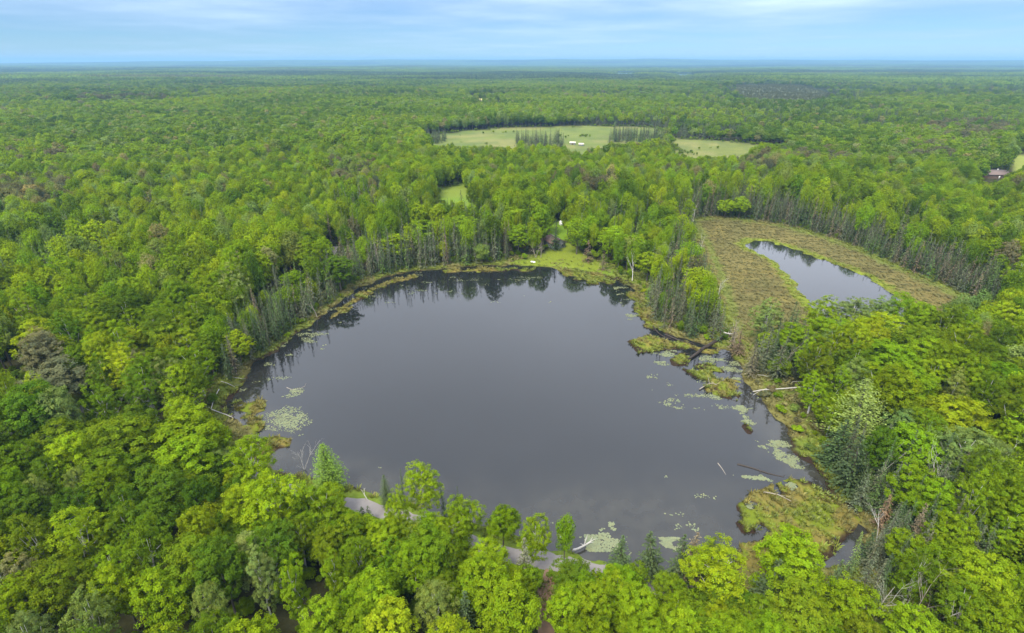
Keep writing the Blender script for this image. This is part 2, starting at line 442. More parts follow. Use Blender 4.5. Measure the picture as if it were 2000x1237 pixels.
class Geo:
    """collects quads (triangles as degenerate-free quads are avoided: k=4 everywhere) with leaf variation colour and material slot"""
    def __init__(s): s.v = []; s.f = []; s.m = []; s.c = []; s.n = 0
    def add(s, v, f, mat=0, col=None):
        v = np.asarray(v, float).reshape(-1, 3); f = np.asarray(f, int)
        s.v.append(v); s.f.append(f + s.n); s.m.append(np.full(len(f), mat))
        c = np.ones((len(v), 3)) if col is None else np.broadcast_to(np.asarray(col, float), (len(v), 3))
        s.c.append(c); s.n += len(v)
    def mesh(s, name, mats, smooth=False):
        v = np.concatenate(s.v); c = np.concatenate(s.c)
        cc = np.ones((len(v), 4), np.float32); cc[:, :3] = c
        return mesh_np(name, v, np.concatenate(s.f), mats, np.concatenate(s.m), smooth, {'leafvar': ('FLOAT_COLOR', 'POINT', cc)})
    def tube(s, pts, rad, mat=0, k=6):
        pts = np.asarray(pts, float); n = len(pts)
        vs = []
        for i in range(n):
            t = pts[min(i + 1, n - 1)] - pts[max(i - 1, 0)]
            t = t / (np.linalg.norm(t) + 1e-9)
            u = np.cross(t, [0.31, 0.87, 0.2]); u /= np.linalg.norm(u) + 1e-9
            w = np.cross(t, u)
            a = np.arange(k) * 2 * math.pi / k
            vs.append(pts[i] + rad[i] * (np.cos(a)[:, None] * u + np.sin(a)[:, None] * w))
        f = []
        for i in range(n - 1):
            for j in range(k):
                f.append((i * k + j, i * k + (j + 1) % k, (i + 1) * k + (j + 1) % k, (i + 1) * k + j))
        s.add(np.concatenate(vs), f, mat)
    def cards(s, cen, nor, size, rng, mat=0, col=None, aspect=0.75, fold=0.22, along=None):
        """bent leaf-shaped quads: base, side, tip, side"""
        n = len(cen)
        nor = nor / (np.linalg.norm(nor, axis=1, keepdims=True) + 1e-9)
        r = rng.normal(size=(n, 3)) if along is None else along
        u = r - (r * nor).sum(1, keepdims=True) * nor
        u /= np.linalg.norm(u, axis=1, keepdims=True) + 1e-9
        w = np.cross(nor, u)
        sz = (size * np.ones(n))[:, None]
        a = cen - u * sz * 0.55; cc = cen + u * sz * 0.55
        lift = nor * sz * fold
        b = cen + w * sz * 0.5 * aspect + lift; d = cen - w * sz * 0.5 * aspect + lift
        v = np.stack([a, b, cc, d], 1).reshape(-1, 3)
        f = np.arange(4 * n).reshape(n, 4)
        c = np.ones((n, 3)) if col is None else col
        s.add(v, f, mat, np.repeat(c, 4, axis=0))

def unit_dirs(rng, n):
    d = rng.normal(size=(n, 3)); return d / np.linalg.norm(d, axis=1, keepdims=True)

def leaf_col(rng, n, spread=0.22, warm=0.10):
    k = 1 + spread * (rng.random(n) * 2 - 1)
    w = warm * (rng.random(n) * 2 - 1)
    return np.stack([k * (1 + w), k, k * (1 - w)], 1)

# ------------------------------------------------------------------ tree shapes (unit: metres, nominal size below; copies are scaled)
# every broadleaf prototype is 14 m high with a crown 8 m wide; every conifer 12 m high, 3.2 m wide
BH, BW, CH, CW = 14.0, 8.0, 12.0, 3.2
def broadleaf(seed, style, leaves, leaf_size, tufts=True, bark=1, trunk_k=6, gcrown=None, gtrunk=None):
    rng = np.random.default_rng(seed)
    gc = gcrown or Geo(); gt = gtrunk or Geo()
    R = BW / 2
    if style == 'round':   zc, rz, base = 8.6, 5.0, 3.0
    elif style == 'oval':  zc, rz, base = 8.3, 5.6, 2.2
    elif style == 'wide':  zc, rz, base = 9.3, 4.4, 4.0
    else:                  zc, rz, base = 8.0, 5.8, 2.0      # plume: several upright spires
    nl = {'round': 26, 'oval': 24, 'wide': 28, 'plume': 22}[style]
    L = []
    tries = 0
    while len(L) < nl and tries < 4000:
        tries += 1
        d = unit_dirs(rng, 1)[0]; q = rng.random() ** 0.42
        p = d * q * np.array([R * 0.74, R * 0.74, rz * 0.78])
        if p[2] < -rz * 0.68: continue
        tp = 1 - 0.16 * max(0, p[2] / rz) if style != 'oval' else 1 - 0.38 * max(0, p[2] / rz)
        p = p * np.array([tp, tp, 1]) + np.array([0, 0, zc])
        r = R * (0.26 + 0.17 * rng.random())
        if style == 'plume': r *= 0.85
        if all(np.linalg.norm((p - o[0]) * [1, 1, .8]) > 0.62 * (r + o[1]) * 0.72 for o in L): L.append((p, r))
    C = np.array([o[0] for o in L]); Rr = np.array([o[1] for o in L])
    # limbs and trunk
    top = np.array([rng.normal() * .25, rng.normal() * .25, zc + rz * 0.55])
    mid = np.array([rng.normal() * .15, rng.normal() * .15, base + 1.5])
    gt.tube([[0, 0, -0.5], [0, 0, 0.6], mid, (mid + top) / 2, top], [0.27, 0.21, 0.17, 0.11, 0.03], 0, trunk_k)
    if trunk_k > 4:
        for i in range(min(11, len(L))):
            st = mid + (top - mid) * rng.uniform(0.0, 0.75)
            en = C[i]
            gt.tube([st, st * .45 + en * .55 + np.array([0, 0, -.25]), en], [0.085, 0.06, 0.02], 0, 4)
    # tufts on the lobes
    per = max(1, leaves // len(L))
    area = Rr ** 2; area /= area.sum()
    for i in range(len(L)):
        n = max(3, int(leaves * area[i]))
        sc = np.array([1, 1, 1.5 if style == 'plume' else (1.12 if style == 'oval' else 0.86)])
        if tufts:
            nt_ = max(4, int((11 if style in ('round', 'wide') else 15) * Rr[i] ** 2))
            td = unit_dirs(rng, nt_); td[:, 2] = td[:, 2] * 0.85 + 0.22
            td /= np.linalg.norm(td, axis=1, keepdims=True)
            tc = C[i] + td * Rr[i] * sc * (0.80 + 0.34 * rng.random((nt_, 1)))
            ti = rng.integers(0, nt_, n)
            off = unit_dirs(rng, n) * (rng.random((n, 1)) ** 0.5) * (0.50 if style in ('round', 'wide') else 0.42)
            cen = tc[ti] + off * np.array([1, 1, .7])
            nor = td[ti] * 0.7 + off * 0.9 + np.array([0, 0, 0.55]) + rng.normal(size=(n, 3)) * 0.30
            tk = leaf_col(rng, nt_, 0.17, 0.08)[ti]
            col = tk * leaf_col(rng, n, 0.14, 0.04)
        else:
            d = unit_dirs(rng, n); d[:, 2] = d[:, 2] * 0.9 + 0.15
            cen = C[i] + d * Rr[i] * sc * (0.55 + 0.55 * rng.random((n, 1)))
            nor = d * 0.9 + np.array([0, 0, 0.5]) + rng.normal(size=(n, 3)) * 0.28
            col = leaf_col(rng, 1, 0.12, 0.08) * leaf_col(rng, n, 0.18, 0.06)
        # drop leaves buried in other lobes
        dist = np.linalg.norm((cen[:, None, :] - C[None]) / sc, axis=2) / Rr[None]
        dist[:, i] = 9
        keep = dist.min(1) > 0.62
        cen, nor, col = cen[keep], nor[keep], col[keep]
        if len(cen): gc.cards(cen, nor, leaf_size * rng.uniform(0.7, 1.3, len(cen)), rng, bark, col)
    return gt, gc

def conifer(seed, style, whorls, per, cards_per, needle, gcrown=None, gtrunk=None, slot=1):
    rng = np.random.default_rng(seed)
    gc = gcrown or Geo(); gt = gtrunk or Geo()
    R = CW / 2
    gt.tube([[0, 0, -0.4], [0, 0, 3], [rng.normal() * .05, rng.normal() * .05, 8], [0, 0, CH * 0.985]], [0.15, 0.12, 0.07, 0.012], 0, 5)
    z0 = {'spruce': 0.5, 'spire': 0.8, 'larch': 1.0, 'cedar': 0.25, 'pine': 2.2}[style]
    cen, nor, al, sz, col = [], [], [], [], []
    for i in range(whorls):
        t = i / (whorls - 1)
        z = z0 + (CH - z0 - 0.15) * t ** 0.92
        if style == 'cedar': rr = R * (1.0 - t) ** 0.62 * (0.75 + 0.25 * min(1, t * 6))
        elif style == 'spire': rr = R * (0.34 + 0.66 * (1 - t)) * (1 - t) ** 0.35 * 0.9
        elif style == 'larch': rr = R * (1 - t) ** 0.8
        elif style == 'pine': rr = R * (1.0 - t ** 2.2) * rng.uniform(0.65, 1.2)
        else: rr = R * (1 - t) ** 0.88
        n = max(3, int(per * (0.45 + 0.55 * (1 - t))))
        for j in range(n):
            a = rng.random() * 2 * math.pi
            ln = rr * rng.uniform(0.72, 1.18) + 0.10
            dr = {'spruce': -0.32, 'spire': -0.45, 'larch': -0.12, 'cedar': 0.35, 'pine': 0.22}[style] + rng.normal() * .1
            dx, dy = math.cos(a), math.sin(a)
            k = leaf_col(rng, 1, 0.18, 0.07)[0]
            m_ = max(1, int(cards_per * (0.4 + 0.6 * (1 - t))))
            for q in range(m_):
                f = (q + 0.7) / m_
                p = np.array([dx * ln * f, dy * ln * f, z + dr * ln * f * f]) + rng.normal(size=3) * 0.07
                cen.append(p)
                nor.append(np.array([dx * 0.45, dy * 0.45, 1.0]) + rng.normal(size=3) * 0.35)
                al.append(np.array([dx, dy, dr]) + rng.normal(size=3) * 0.35)
                sz.append(needle * (0.75 + 0.5 * rng.random()) * (0.6 + 0.4 * (1 - t)) * (1 if f < .8 else .8))
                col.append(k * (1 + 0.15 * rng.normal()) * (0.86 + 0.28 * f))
    cen = np.array(cen)
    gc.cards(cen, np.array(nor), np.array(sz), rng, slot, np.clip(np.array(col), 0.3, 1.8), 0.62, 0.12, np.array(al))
    gc.cards(np.array([[0, 0, CH - .2], [0, 0, CH - .45]]), np.array([[1., 0, .1], [0, 1., .1]]), np.array([.5, .6]), rng, slot, None, .4, .05,
             np.array([[0, 0, 1.], [0, 0, 1.]]))
    return gt, gc

def bare_tree(seed, height, spread, stems=1, depth=3, r0=0.13, lean=(0, 0)):
    """leafless trunk and limbs as tubes"""
    rng = np.random.default_rng(seed); g = Geo()
    def grow(p, d, ln, r, lev):
        pts = [p]; rad = [r]; q = p.copy(); dd = d.copy()
        for i in range(3):
            dd = dd + rng.normal(size=3) * 0.10 + np.array([0, 0, 0.04]); dd /= np.linalg.norm(dd)
            q = q + dd * ln / 3; pts.append(q.copy()); rad.append(r * (1 - 0.27 * (i + 1)))
        g.tube(pts, rad, 0, 5 if lev == 0 else 4)
        if lev < depth:
            for i in range(rng.integers(2, 5) if lev else rng.integers(4, 7)):
                t = rng.uniform(0.35, 1.0); k = min(2, int(t * 3)); a = pts[k] + (pts[k + 1] - pts[k]) * (t * 3 - k)
                s = rng.normal(size=3); s -= s.dot(dd) * dd; s /= np.linalg.norm(s)
                nd = dd * 0.8 + s * spread * rng.uniform(0.6, 1.1); nd /= np.linalg.norm(nd)
                grow(a, nd, ln * rng.uniform(0.35, 0.6), r * 0.45 * (1.1 - t * .4), lev + 1)
    for k in range(stems):
        a = rng.random() * 6.28
        d = np.array([lean[0], lean[1], 1.0]) + (np.array([math.cos(a), math.sin(a), 0]) * 0.28 if stems > 1 else 0)
        d /= np.linalg.norm(d)
        grow(np.array([0, 0, -0.3]), d, height * rng.uniform(0.62, 0.78) if stems > 1 else height * 0.75, r0, 0)
    return g

# prototypes: fine ones for the single trees, coarse ones for the forest mass
LEAFM = [M['bark'], M['leaf']]
BL_STYLES = ['round', 'oval', 'wide', 'round', 'plume', 'oval', 'wide', 'round']
BL_FINE = []
for i, st in enumerate(BL_STYLES):
    soft = i in (1, 4, 5)
    gt, gc = broadleaf(100 + i, st, 19000 if not soft else 18000, 0.225 if not soft else 0.19, True, 0)
    bk = M['birch'] if soft else M['bark']
    BL_FINE.append((gt.mesh('trunk', [bk], True), gc.mesh('crown', [M['leaf']])))
CF_STYLES = ['spruce', 'spire', 'larch', 'cedar', 'pine', 'spire']
CF_FINE = []
for i, st in enumerate(CF_STYLES):
    gt, gc = conifer(200 + i, st, {'pine': 26, 'cedar': 60}.get(st, 30), {'cedar': 26, 'pine': 26}.get(st, 9), {'pine': 11}.get(st, 6), {'larch': .36, 'cedar': .21, 'pine': .17}.get(st, .42), None, None, 0)
    CF_FINE.append((gt.mesh('trunk', [M['bark']], True), gc.mesh('crown', [M['needle']])))

PROTO = bpy.data.collections.new('tree_shapes')            # not linked into the scene: only sources for the forest mass
PID = {}
def proto(key, me):
    o = bpy.data.objects.new('shape_%03d' % len(PID), me)
    PROTO.objects.link(o); PID[key] = len(PID)
for i, st in enumerate(['round', 'oval', 'wide', 'plume', 'round', 'wide']):
    g = Geo(); broadleaf(300 + i, st, 5200, 0.36, i % 2 == 0, 1, 5, g, g)
    proto(('b1', i), g.mesh('tree', LEAFM))
for i, st in enumerate(['spruce', 'spire', 'larch', 'spire']):
    g = Geo(); conifer(330 + i, st, 22, 7, 3, 0.62, g, g)
    proto(('c1', i), g.mesh('tree', [M['bark'], M['needle']]))
for i, st in enumerate(['round', 'oval', 'wide', 'round', 'wide', 'plume']):
    g = Geo(); broadleaf(360 + i, st, 900, 0.80, False, 1, 4, g, g)
    proto(('b2', i), g.mesh('tree', LEAFM))
for i, st in enumerate(['spruce', 'spire', 'larch']):
    g = Geo(); conifer(380 + i, st, 13, 5, 1, 1.35, g, g)
    proto(('c2', i), g.mesh('tree', [M['bark'], M['needle']]))
# groups of trees for the far distance
def patch(seed, size, n, con):
    rng = np.random.default_rng(seed); g = Geo()
    for i in range(n):
        x, y = (rng.random(2) - 0.5) * size
        isc = rng.random() < con
        k = rng.uniform(0.72, 1.28); tone = np.array([k * rng.uniform(.88, 1.15), k, k * rng.uniform(.8, 1.1)])
        if isc: tone = tone * np.array([0.55, 0.6, 0.8])
        h = rng.uniform(10, 17); R = rng.uniform(2.8, 5.2) * (0.55 if isc else 1)
        m_ = 34
        d = unit_dirs(rng, m_); d[:, 2] = np.abs(d[:, 2]) * 1.0 - 0.15
        zz = h * 0.62 + d[:, 2] * h * 0.36
        tp = np.where(isc, np.clip(1.15 - (d[:, 2] + .15), .1, 1), 1.0)
        cen = np.stack([x + d[:, 0] * R * tp, y + d[:, 1] * R * tp, zz], 1)
        g.cards(cen, d + np.array([0, 0, .5]), 2.6 * rng.uniform(.7, 1.2, m_) * (0.7 if isc else 1), rng, 0, tone * leaf_col(rng, m_, .18, .05))
    return g
for i in range(5): proto(('p1', i), patch(400 + i, 46, 34, (0.05, 0.15, 0.3, 0.1, 0.6)[i]).mesh('trees', [M['leaf']]))
for i in range(5): proto(('p2', i), patch(420 + i, 120, 130, (0.1, 0.2, 0.4, 0.1, 0.6)[i]).mesh('trees', [M['leaf']]))

GRASSCOL = bpy.data.collections.new('grass_shapes')
for i in range(4):
    rng = np.random.default_rng(500 + i); g = Geo()
    n = 16
    a = rng.random(n) * 6.28; rr = rng.random(n) ** .6 * 0.45
    base = np.stack([np.cos(a) * rr, np.sin(a) * rr, np.zeros(n)], 1)
    out = np.stack([np.cos(a), np.sin(a), np.zeros(n)], 1) * rng.uniform(.15, .7, (n, 1))
    hh = rng.uniform(.45, 1.0, (n, 1)) * np.array([0, 0, 1.0])
    w = np.stack([-np.sin(a), np.cos(a), np.zeros(n)], 1) * rng.uniform(.07, .13, (n, 1))
    v = np.stack([base - w, base + w, base + out * .5 + hh * .75 + w * .5, base + out + hh], 1).reshape(-1, 3)
    g.add(v, np.arange(4 * n).reshape(n, 4), 0, np.repeat(leaf_col(rng, n, .25, .12), 4, axis=0))
    o = bpy.data.objects.new('blade_%d' % i, g.mesh('tuft', [M['grass']])); GRASSCOL.objects.link(o)

def scatter(name, pts, rot, scl, idx, tint, coll):
    """one object whose points carry copies of the shapes in coll (for masses nobody could count)"""
    n = len(pts)
    me = bpy.data.meshes.new(name)
    me.vertices.add(n); me.vertices.foreach_set('co', np.asarray(pts, np.float32).ravel())
    tc = np.ones((n, 4), np.float32); tc[:, :3] = tint
    for an, ty, key, data in (('turn', 'FLOAT_VECTOR', 'vector', rot), ('grow', 'FLOAT_VECTOR', 'vector', scl),
                              ('shape', 'INT', 'value', idx), ('tint', 'FLOAT_COLOR', 'color', tc)):
        at = me.attributes.new(an, ty, 'POINT')
        at.data.foreach_set(key, np.asarray(data, np.int32 if ty == 'INT' else np.float32).ravel())
    o = link(name, me)
    ng = bpy.data.node_groups.new('scatter_' + name, 'GeometryNodeTree')
    ng.interface.new_socket('Geometry', in_out='INPUT', socket_type='NodeSocketGeometry')
    ng.interface.new_socket('Geometry', in_out='OUTPUT', socket_type='NodeSocketGeometry')
    gi = ng.nodes.new('NodeGroupInput'); go = ng.nodes.new('NodeGroupOutput')
    ci = ng.nodes.new('GeometryNodeCollectionInfo'); ci.inputs['Collection'].default_value = coll
    ci.inputs['Separate Children'].default_value = True; ci.inputs['Reset Children'].default_value = True
    ip = ng.nodes.new('GeometryNodeInstanceOnPoints'); ip.inputs['Pick Instance'].default_value = True
    def na(nm, ty):
        q = ng.nodes.new('GeometryNodeInputNamedAttribute'); q.data_type = ty; q.inputs['Name'].default_value = nm
        return next(s_ for s_ in q.outputs if s_.enabled and s_.name == 'Attribute')
    L = ng.links.new
    L(gi.outputs[0], ip.inputs['Points']); L(ci.outputs[0], ip.inputs['Instance'])
    L(na('shape', 'INT'), ip.inputs['Instance Index']); L(na('turn', 'FLOAT_VECTOR'), ip.inputs['Rotation'])
    L(na('grow', 'FLOAT_VECTOR'), ip.inputs['Scale']); L(ip.outputs[0], go.inputs[0])
    md = o.modifiers.new('scatter', 'NODES'); md.node_group = ng
    return o

# ------------------------------------------------------------------ ground sheet
front = np.radians(np.arange(-60, 60.01, 0.3))
side = np.radians(np.arange(63, 298, 3.0))
AZ = np.concatenate([front, side])
rad = [4.0]
while rad[-1] < 34: rad.append(rad[-1] * 1.09)
while rad[-1] < 270: rad.append(rad[-1] * 1.0062)
while rad[-1] < 26000: rad.append(rad[-1] * 1.035)
rad = np.array(rad)
RR, AA = np.meshgrid(rad, AZ, indexing='ij')
GX, GY = RR * np.sin(AA), RR * np.cos(AA)
GZ, DL, DM, DP, DI = terrain(GX, GY, True)
cov = np.zeros(GX.shape + (3,))
def cset(mask, c, w=1.0):
    wm = (np.asarray(mask, float) * w)[..., None]
    cov[:] = cov * (1 - wm) + np.asarray(c) * wm
nz = fbm(GX / 9, GY / 9, 51, 4); nz2 = fbm(GX / 2.5, GY / 2.5, 61, 3); nz3 = fbm(GX / 30, GY / 30, 71, 3)
cov[:] = (0.034, 0.034, 0.014)
cset(sstep(900, 2500, RR), (0.045, 0.075, 0.022))
dwet = np.minimum(DL, DM)
cset(1 - sstep(5, 14, dwet + (nz - .5) * 8), (0.115, 0.15, 0.022))
cset((1 - sstep(1.5, 6, dwet + (nz2 - .5) * 5)) * sstep(.45, .6, nz), (0.12, 0.11, 0.035))
# sedge marsh: tawny, greener by the pond and along the outer edge
mm = 1 - sstep(-0.6, 0.4, DM)
cset(mm, (0.108, 0.097, 0.034))
cset(mm * sstep(.42, .62, nz3), (0.132, 0.112, 0.040))
cset(mm * sstep(.45, .62, nz) * 0.6, (0.14, 0.115, 0.035))
cset(mm * (1 - sstep(1.0, 5.0, DP + (nz2 - .5) * 4)), (0.135, 0.165, 0.018))
cset(mm * sstep(-5, -1, DM + (nz - .5) * 5), (0.115, 0.135, 0.03))
cset(mm * sstep(0.55, 0.72, fbm(GX / 7, GY / 2.2, 81, 3)) * 0.6, (0.08, 0.06, 0.022))
# bog islands
bi = (1 - sstep(0.1, 0.9, DI)) * (DL < 1.5)
cset(bi, (0.14, 0.145, 0.022))
cset(bi * sstep(.42, .58, nz), (0.145, 0.12, 0.032))
cset(bi * sstep(.50, .64, nz2), (0.105, 0.135, 0.012))
# peat and mud at the water's edge
edge = np.minimum(np.abs(np.where(DI < 1.5, DI - 0.4, np.maximum(DL, -9))), 99)
edge = np.where((DL < 2.2) | (DI < 1.5), edge, 99)
cset(1 - sstep(0.3, 1.6, edge + (nz2 - .5) * 2.4 + (nz - .45) * 4.5), (0.026, 0.016, 0.011))
cset((GZ < -0.05) & (RR < 420), (0.02, 0.016, 0.012))
def cover_poly(poly, c, soft=2.0, var=None):
    q = sdf(poly, GX, GY) + (nz - .5) * soft
    msk = 1 - sstep(-soft * .3, soft * .3, q)
    cset(msk, c)
    if var is not None: cset(msk * sstep(.42, .6, nz3), var, .8)
cover_poly(LAWN, (0.105, 0.165, 0.014), 2.5, (0.13, 0.155, 0.016))
cover_poly(YARD, (0.12, 0.20, 0.015), 2)
cover_poly(MEADOW, (0.118, 0.145, 0.036), 12, (0.098, 0.13, 0.030))
cover_poly(MEADOW2, (0.135, 0.148, 0.038), 12, (0.108, 0.13, 0.032))
for pl_ in (MEADOW, MEADOW2):
    mk = 1 - sstep(-6, 2, sdf(pl_, GX, GY))
    cset(mk * sstep(.5, .62, fbm(GX / 70, GY / 16, 83, 4)), (0.17, 0.165, 0.06), .7)
    cset(mk * sstep(.55, .66, fbm(GX / 22 + 5, GY / 9, 85, 4)), (0.075, 0.105, 0.03), .6)
cover_poly(CLEARING, (0.115, 0.185, 0.020), 4, (0.15, 0.19, 0.03))
cover_poly(FIELD_FAR, (0.42, 0.38, 0.13), 8)
cover_poly(FIELD_RIGHT, (0.19, 0.22, 0.05), 5)
cover_poly(BROWN_BOG, (0.10, 0.11, 0.05), 40)
droad = segdist(ROAD, GX, GY, False)
cset(1 - sstep(3.0, 5.5, droad + (nz2 - .5) * 3), (0.10, 0.14, 0.018))
nr, na_ = RR.shape
idx = np.arange(nr * na_).reshape(nr, na_)
a_ = idx[:-1, :]; b_ = idx[1:, :]
fq = np.stack([a_, np.roll(a_, -1, 1), np.roll(b_, -1, 1), b_], -1).reshape(-1, 4)[:, ::-1]
gv = np.stack([GX, GY, GZ], -1).reshape(-1, 3)
cv = np.ones((len(gv), 4), np.float32); cv[:, :3] = cov.reshape(-1, 3)
ground = link('ground', mesh_np('ground', gv, fq, [M['ground']], None, True, {'cover': ('FLOAT_COLOR', 'POINT', cv)}))
tag(ground, 'forest floor, sedge marsh, meadows and mossy banks around the lake', 'ground', kind='structure')

# ------------------------------------------------------------------ water
def water_sheet(name, poly, z, mat, step, label, pad=3.0):
    x0, y0 = poly.min(0) - pad; x1, y1 = poly.max(0) + pad
    xs = np.arange(x0, x1 + step, step); ys = np.arange(y0, y1 + step, step)
    X, Y = np.meshgrid(xs, ys)
    d = sdf(poly, X, Y)
    silt = np.zeros_like(d)
    if step < 10:
        silt = (1 - sstep(0, 9, -d + (fbm(X / 8, Y / 8, 91, 3) - .5) * 10)) * (1 - sstep(95, 150, Y))
        gx, gy = P(1180, 1040); silt = np.maximum(silt, 0.8 * (1 - sstep(4, 22, np.hypot((X - gx) / 2.2, Y - gy) + (fbm(X / 8, Y / 8, 95, 3) - .5) * 12)))
    ny, nx = X.shape
    I = np.arange(ny * nx).reshape(ny, nx)
    f = np.stack([I[:-1, :-1], I[:-1, 1:], I[1:, 1:], I[1:, :-1]], -1).reshape(-1, 4)
    dq = np.minimum.reduce([d[:-1, :-1], d[:-1, 1:], d[1:, 1:], d[1:, :-1]]).ravel()
    f = f[dq < pad]
    used = np.unique(f); rem = -np.ones(ny * nx, int); rem[used] = np.arange(len(used))
    v = np.stack([X.ravel(), Y.ravel(), np.full(X.size, z)], 1)[used]
    o = link(name, mesh_np(name, v, rem[f], [mat], None, True, {'silt': ('FLOAT', 'POINT', silt.ravel()[used])}))
    return tag(o, label, 'water', kind='structure')
water_sheet('lake', LAKE, 0.0, M['lake'], 2.0, 'smooth slate grey lake in the middle of the forest')
water_sheet('pond', POND, 0.0, M['pond'], 2.0, 'narrow silvery pond inside the tawny marsh')
water_sheet('far_lake', FARLAKE1, -1.2, M['pond'], 25.0, 'thin bright strip of a far lake near the horizon, longer one', 60)
water_sheet('far_lake', FARLAKE2, -1.2, M['pond'], 25.0, 'thin bright strip of a far lake near the horizon, further right', 60)

# ------------------------------------------------------------------ road and paths
def smooth_line(pl, step=1.5):
    pl = np.asarray(pl); out_ = []
    n = len(pl)
    for i in range(n - 1):
        p0, p1, p2, p3 = pl[max(i - 1, 0)], pl[i], pl[i + 1], pl[min(i + 2, n - 1)]
        k = max(2, int(np.linalg.norm(p2 - p1) / step))
        for t in np.linspace(0, 1, k, endpoint=False):
            out_.append(0.5 * ((2 * p1) + (-p0 + p2) * t + (2 * p0 - 5 * p1 + 4 * p2 - p3) * t * t + (-p0 + 3 * p1 - 3 * p2 + p3) * t ** 3))
    out_.append(pl[-1])
    return np.array(out_)
def ribbon(name, line, width, mat, label, cat, rise=0.07):
    c = smooth_line(line)
    t = np.gradient(c, axis=0); t /= np.linalg.norm(t, axis=1, keepdims=True)
    nrm = np.stack([-t[:, 1], t[:, 0]], 1)
    rng = np.random.default_rng(5)
    cols = np.linspace(-1, 1, 7); V = []
    for k, cc in enumerate(cols):
        w = width / 2 * cc * (1 + (0.12 * rng.normal(size=len(c)) if abs(cc) == 1 else 0))
        q = c + nrm * np.atleast_1d(w)[:, None] if np.ndim(w) else c + nrm * w
        z = terrain(q[:, 0], q[:, 1]) + rise * (1 - 0.9 * cc ** 4) - 0.02 * (abs(cc) > .95) - (0.03 if abs(abs(cc) - 1 / 3) < .01 else 0)
        V.append(np.stack([q[:, 0], q[:, 1], z], 1))
    V = np.stack(V, 1); n = len(c)
    I = np.arange(n * 7).reshape(n, 7)
    f = np.stack([I[:-1, :-1], I[1:, :-1], I[1:, 1:], I[:-1, 1:]], -1).reshape(-1, 4)[:, ::-1]
    o = link(name, mesh_np(name, V.reshape(-1, 3), f, [mat], None, True))
    return tag(o, label, cat, kind='structure')
ribbon('gravel_road', ROAD, 3.7, M['gravel'], 'pinkish grey gravel road running between the near trees and the lake', 'road')
ribbon('dirt_path', PATH, 2.6, M['dirt'], 'brown dirt path running down from the gravel road at the bottom', 'path', 0.09)
ribbon('dirt_track', DRIVE, 3.0, M['gravel'], 'short pinkish track between trees behind the left shore', 'path', 0.09)

# ------------------------------------------------------------------ trees: colours, places
PAL = {  # leaf albedo, word for it
 'lime':   ((0.200, 0.278, 0.009), 'yellow-green'),
 'bright': ((0.162, 0.250, 0.008), 'bright green'),
 'mid':    ((0.124, 0.195, 0.009), 'mid-green'),
 'deep':   ((0.080, 0.140, 0.009), 'deep green'),
 'olive':  ((0.160, 0.215, 0.042), 'olive green'),
 'pale':   ((0.165, 0.235, 0.058), 'pale green'),
 'tan':    ((0.205, 0.205, 0.075), 'tan budding'),
 'brown':  ((0.135, 0.132, 0.065), 'brownish'),
 'dark':   ((0.042, 0.070, 0.020), 'dark green'),
 'grey':   ((0.085, 0.098, 0.052), 'grey-green'),
 'rust':   ((0.130, 0.100, 0.060), 'grey-brown'),
 'fresh':  ((0.085, 0.140, 0.026), 'fresh green'),
}
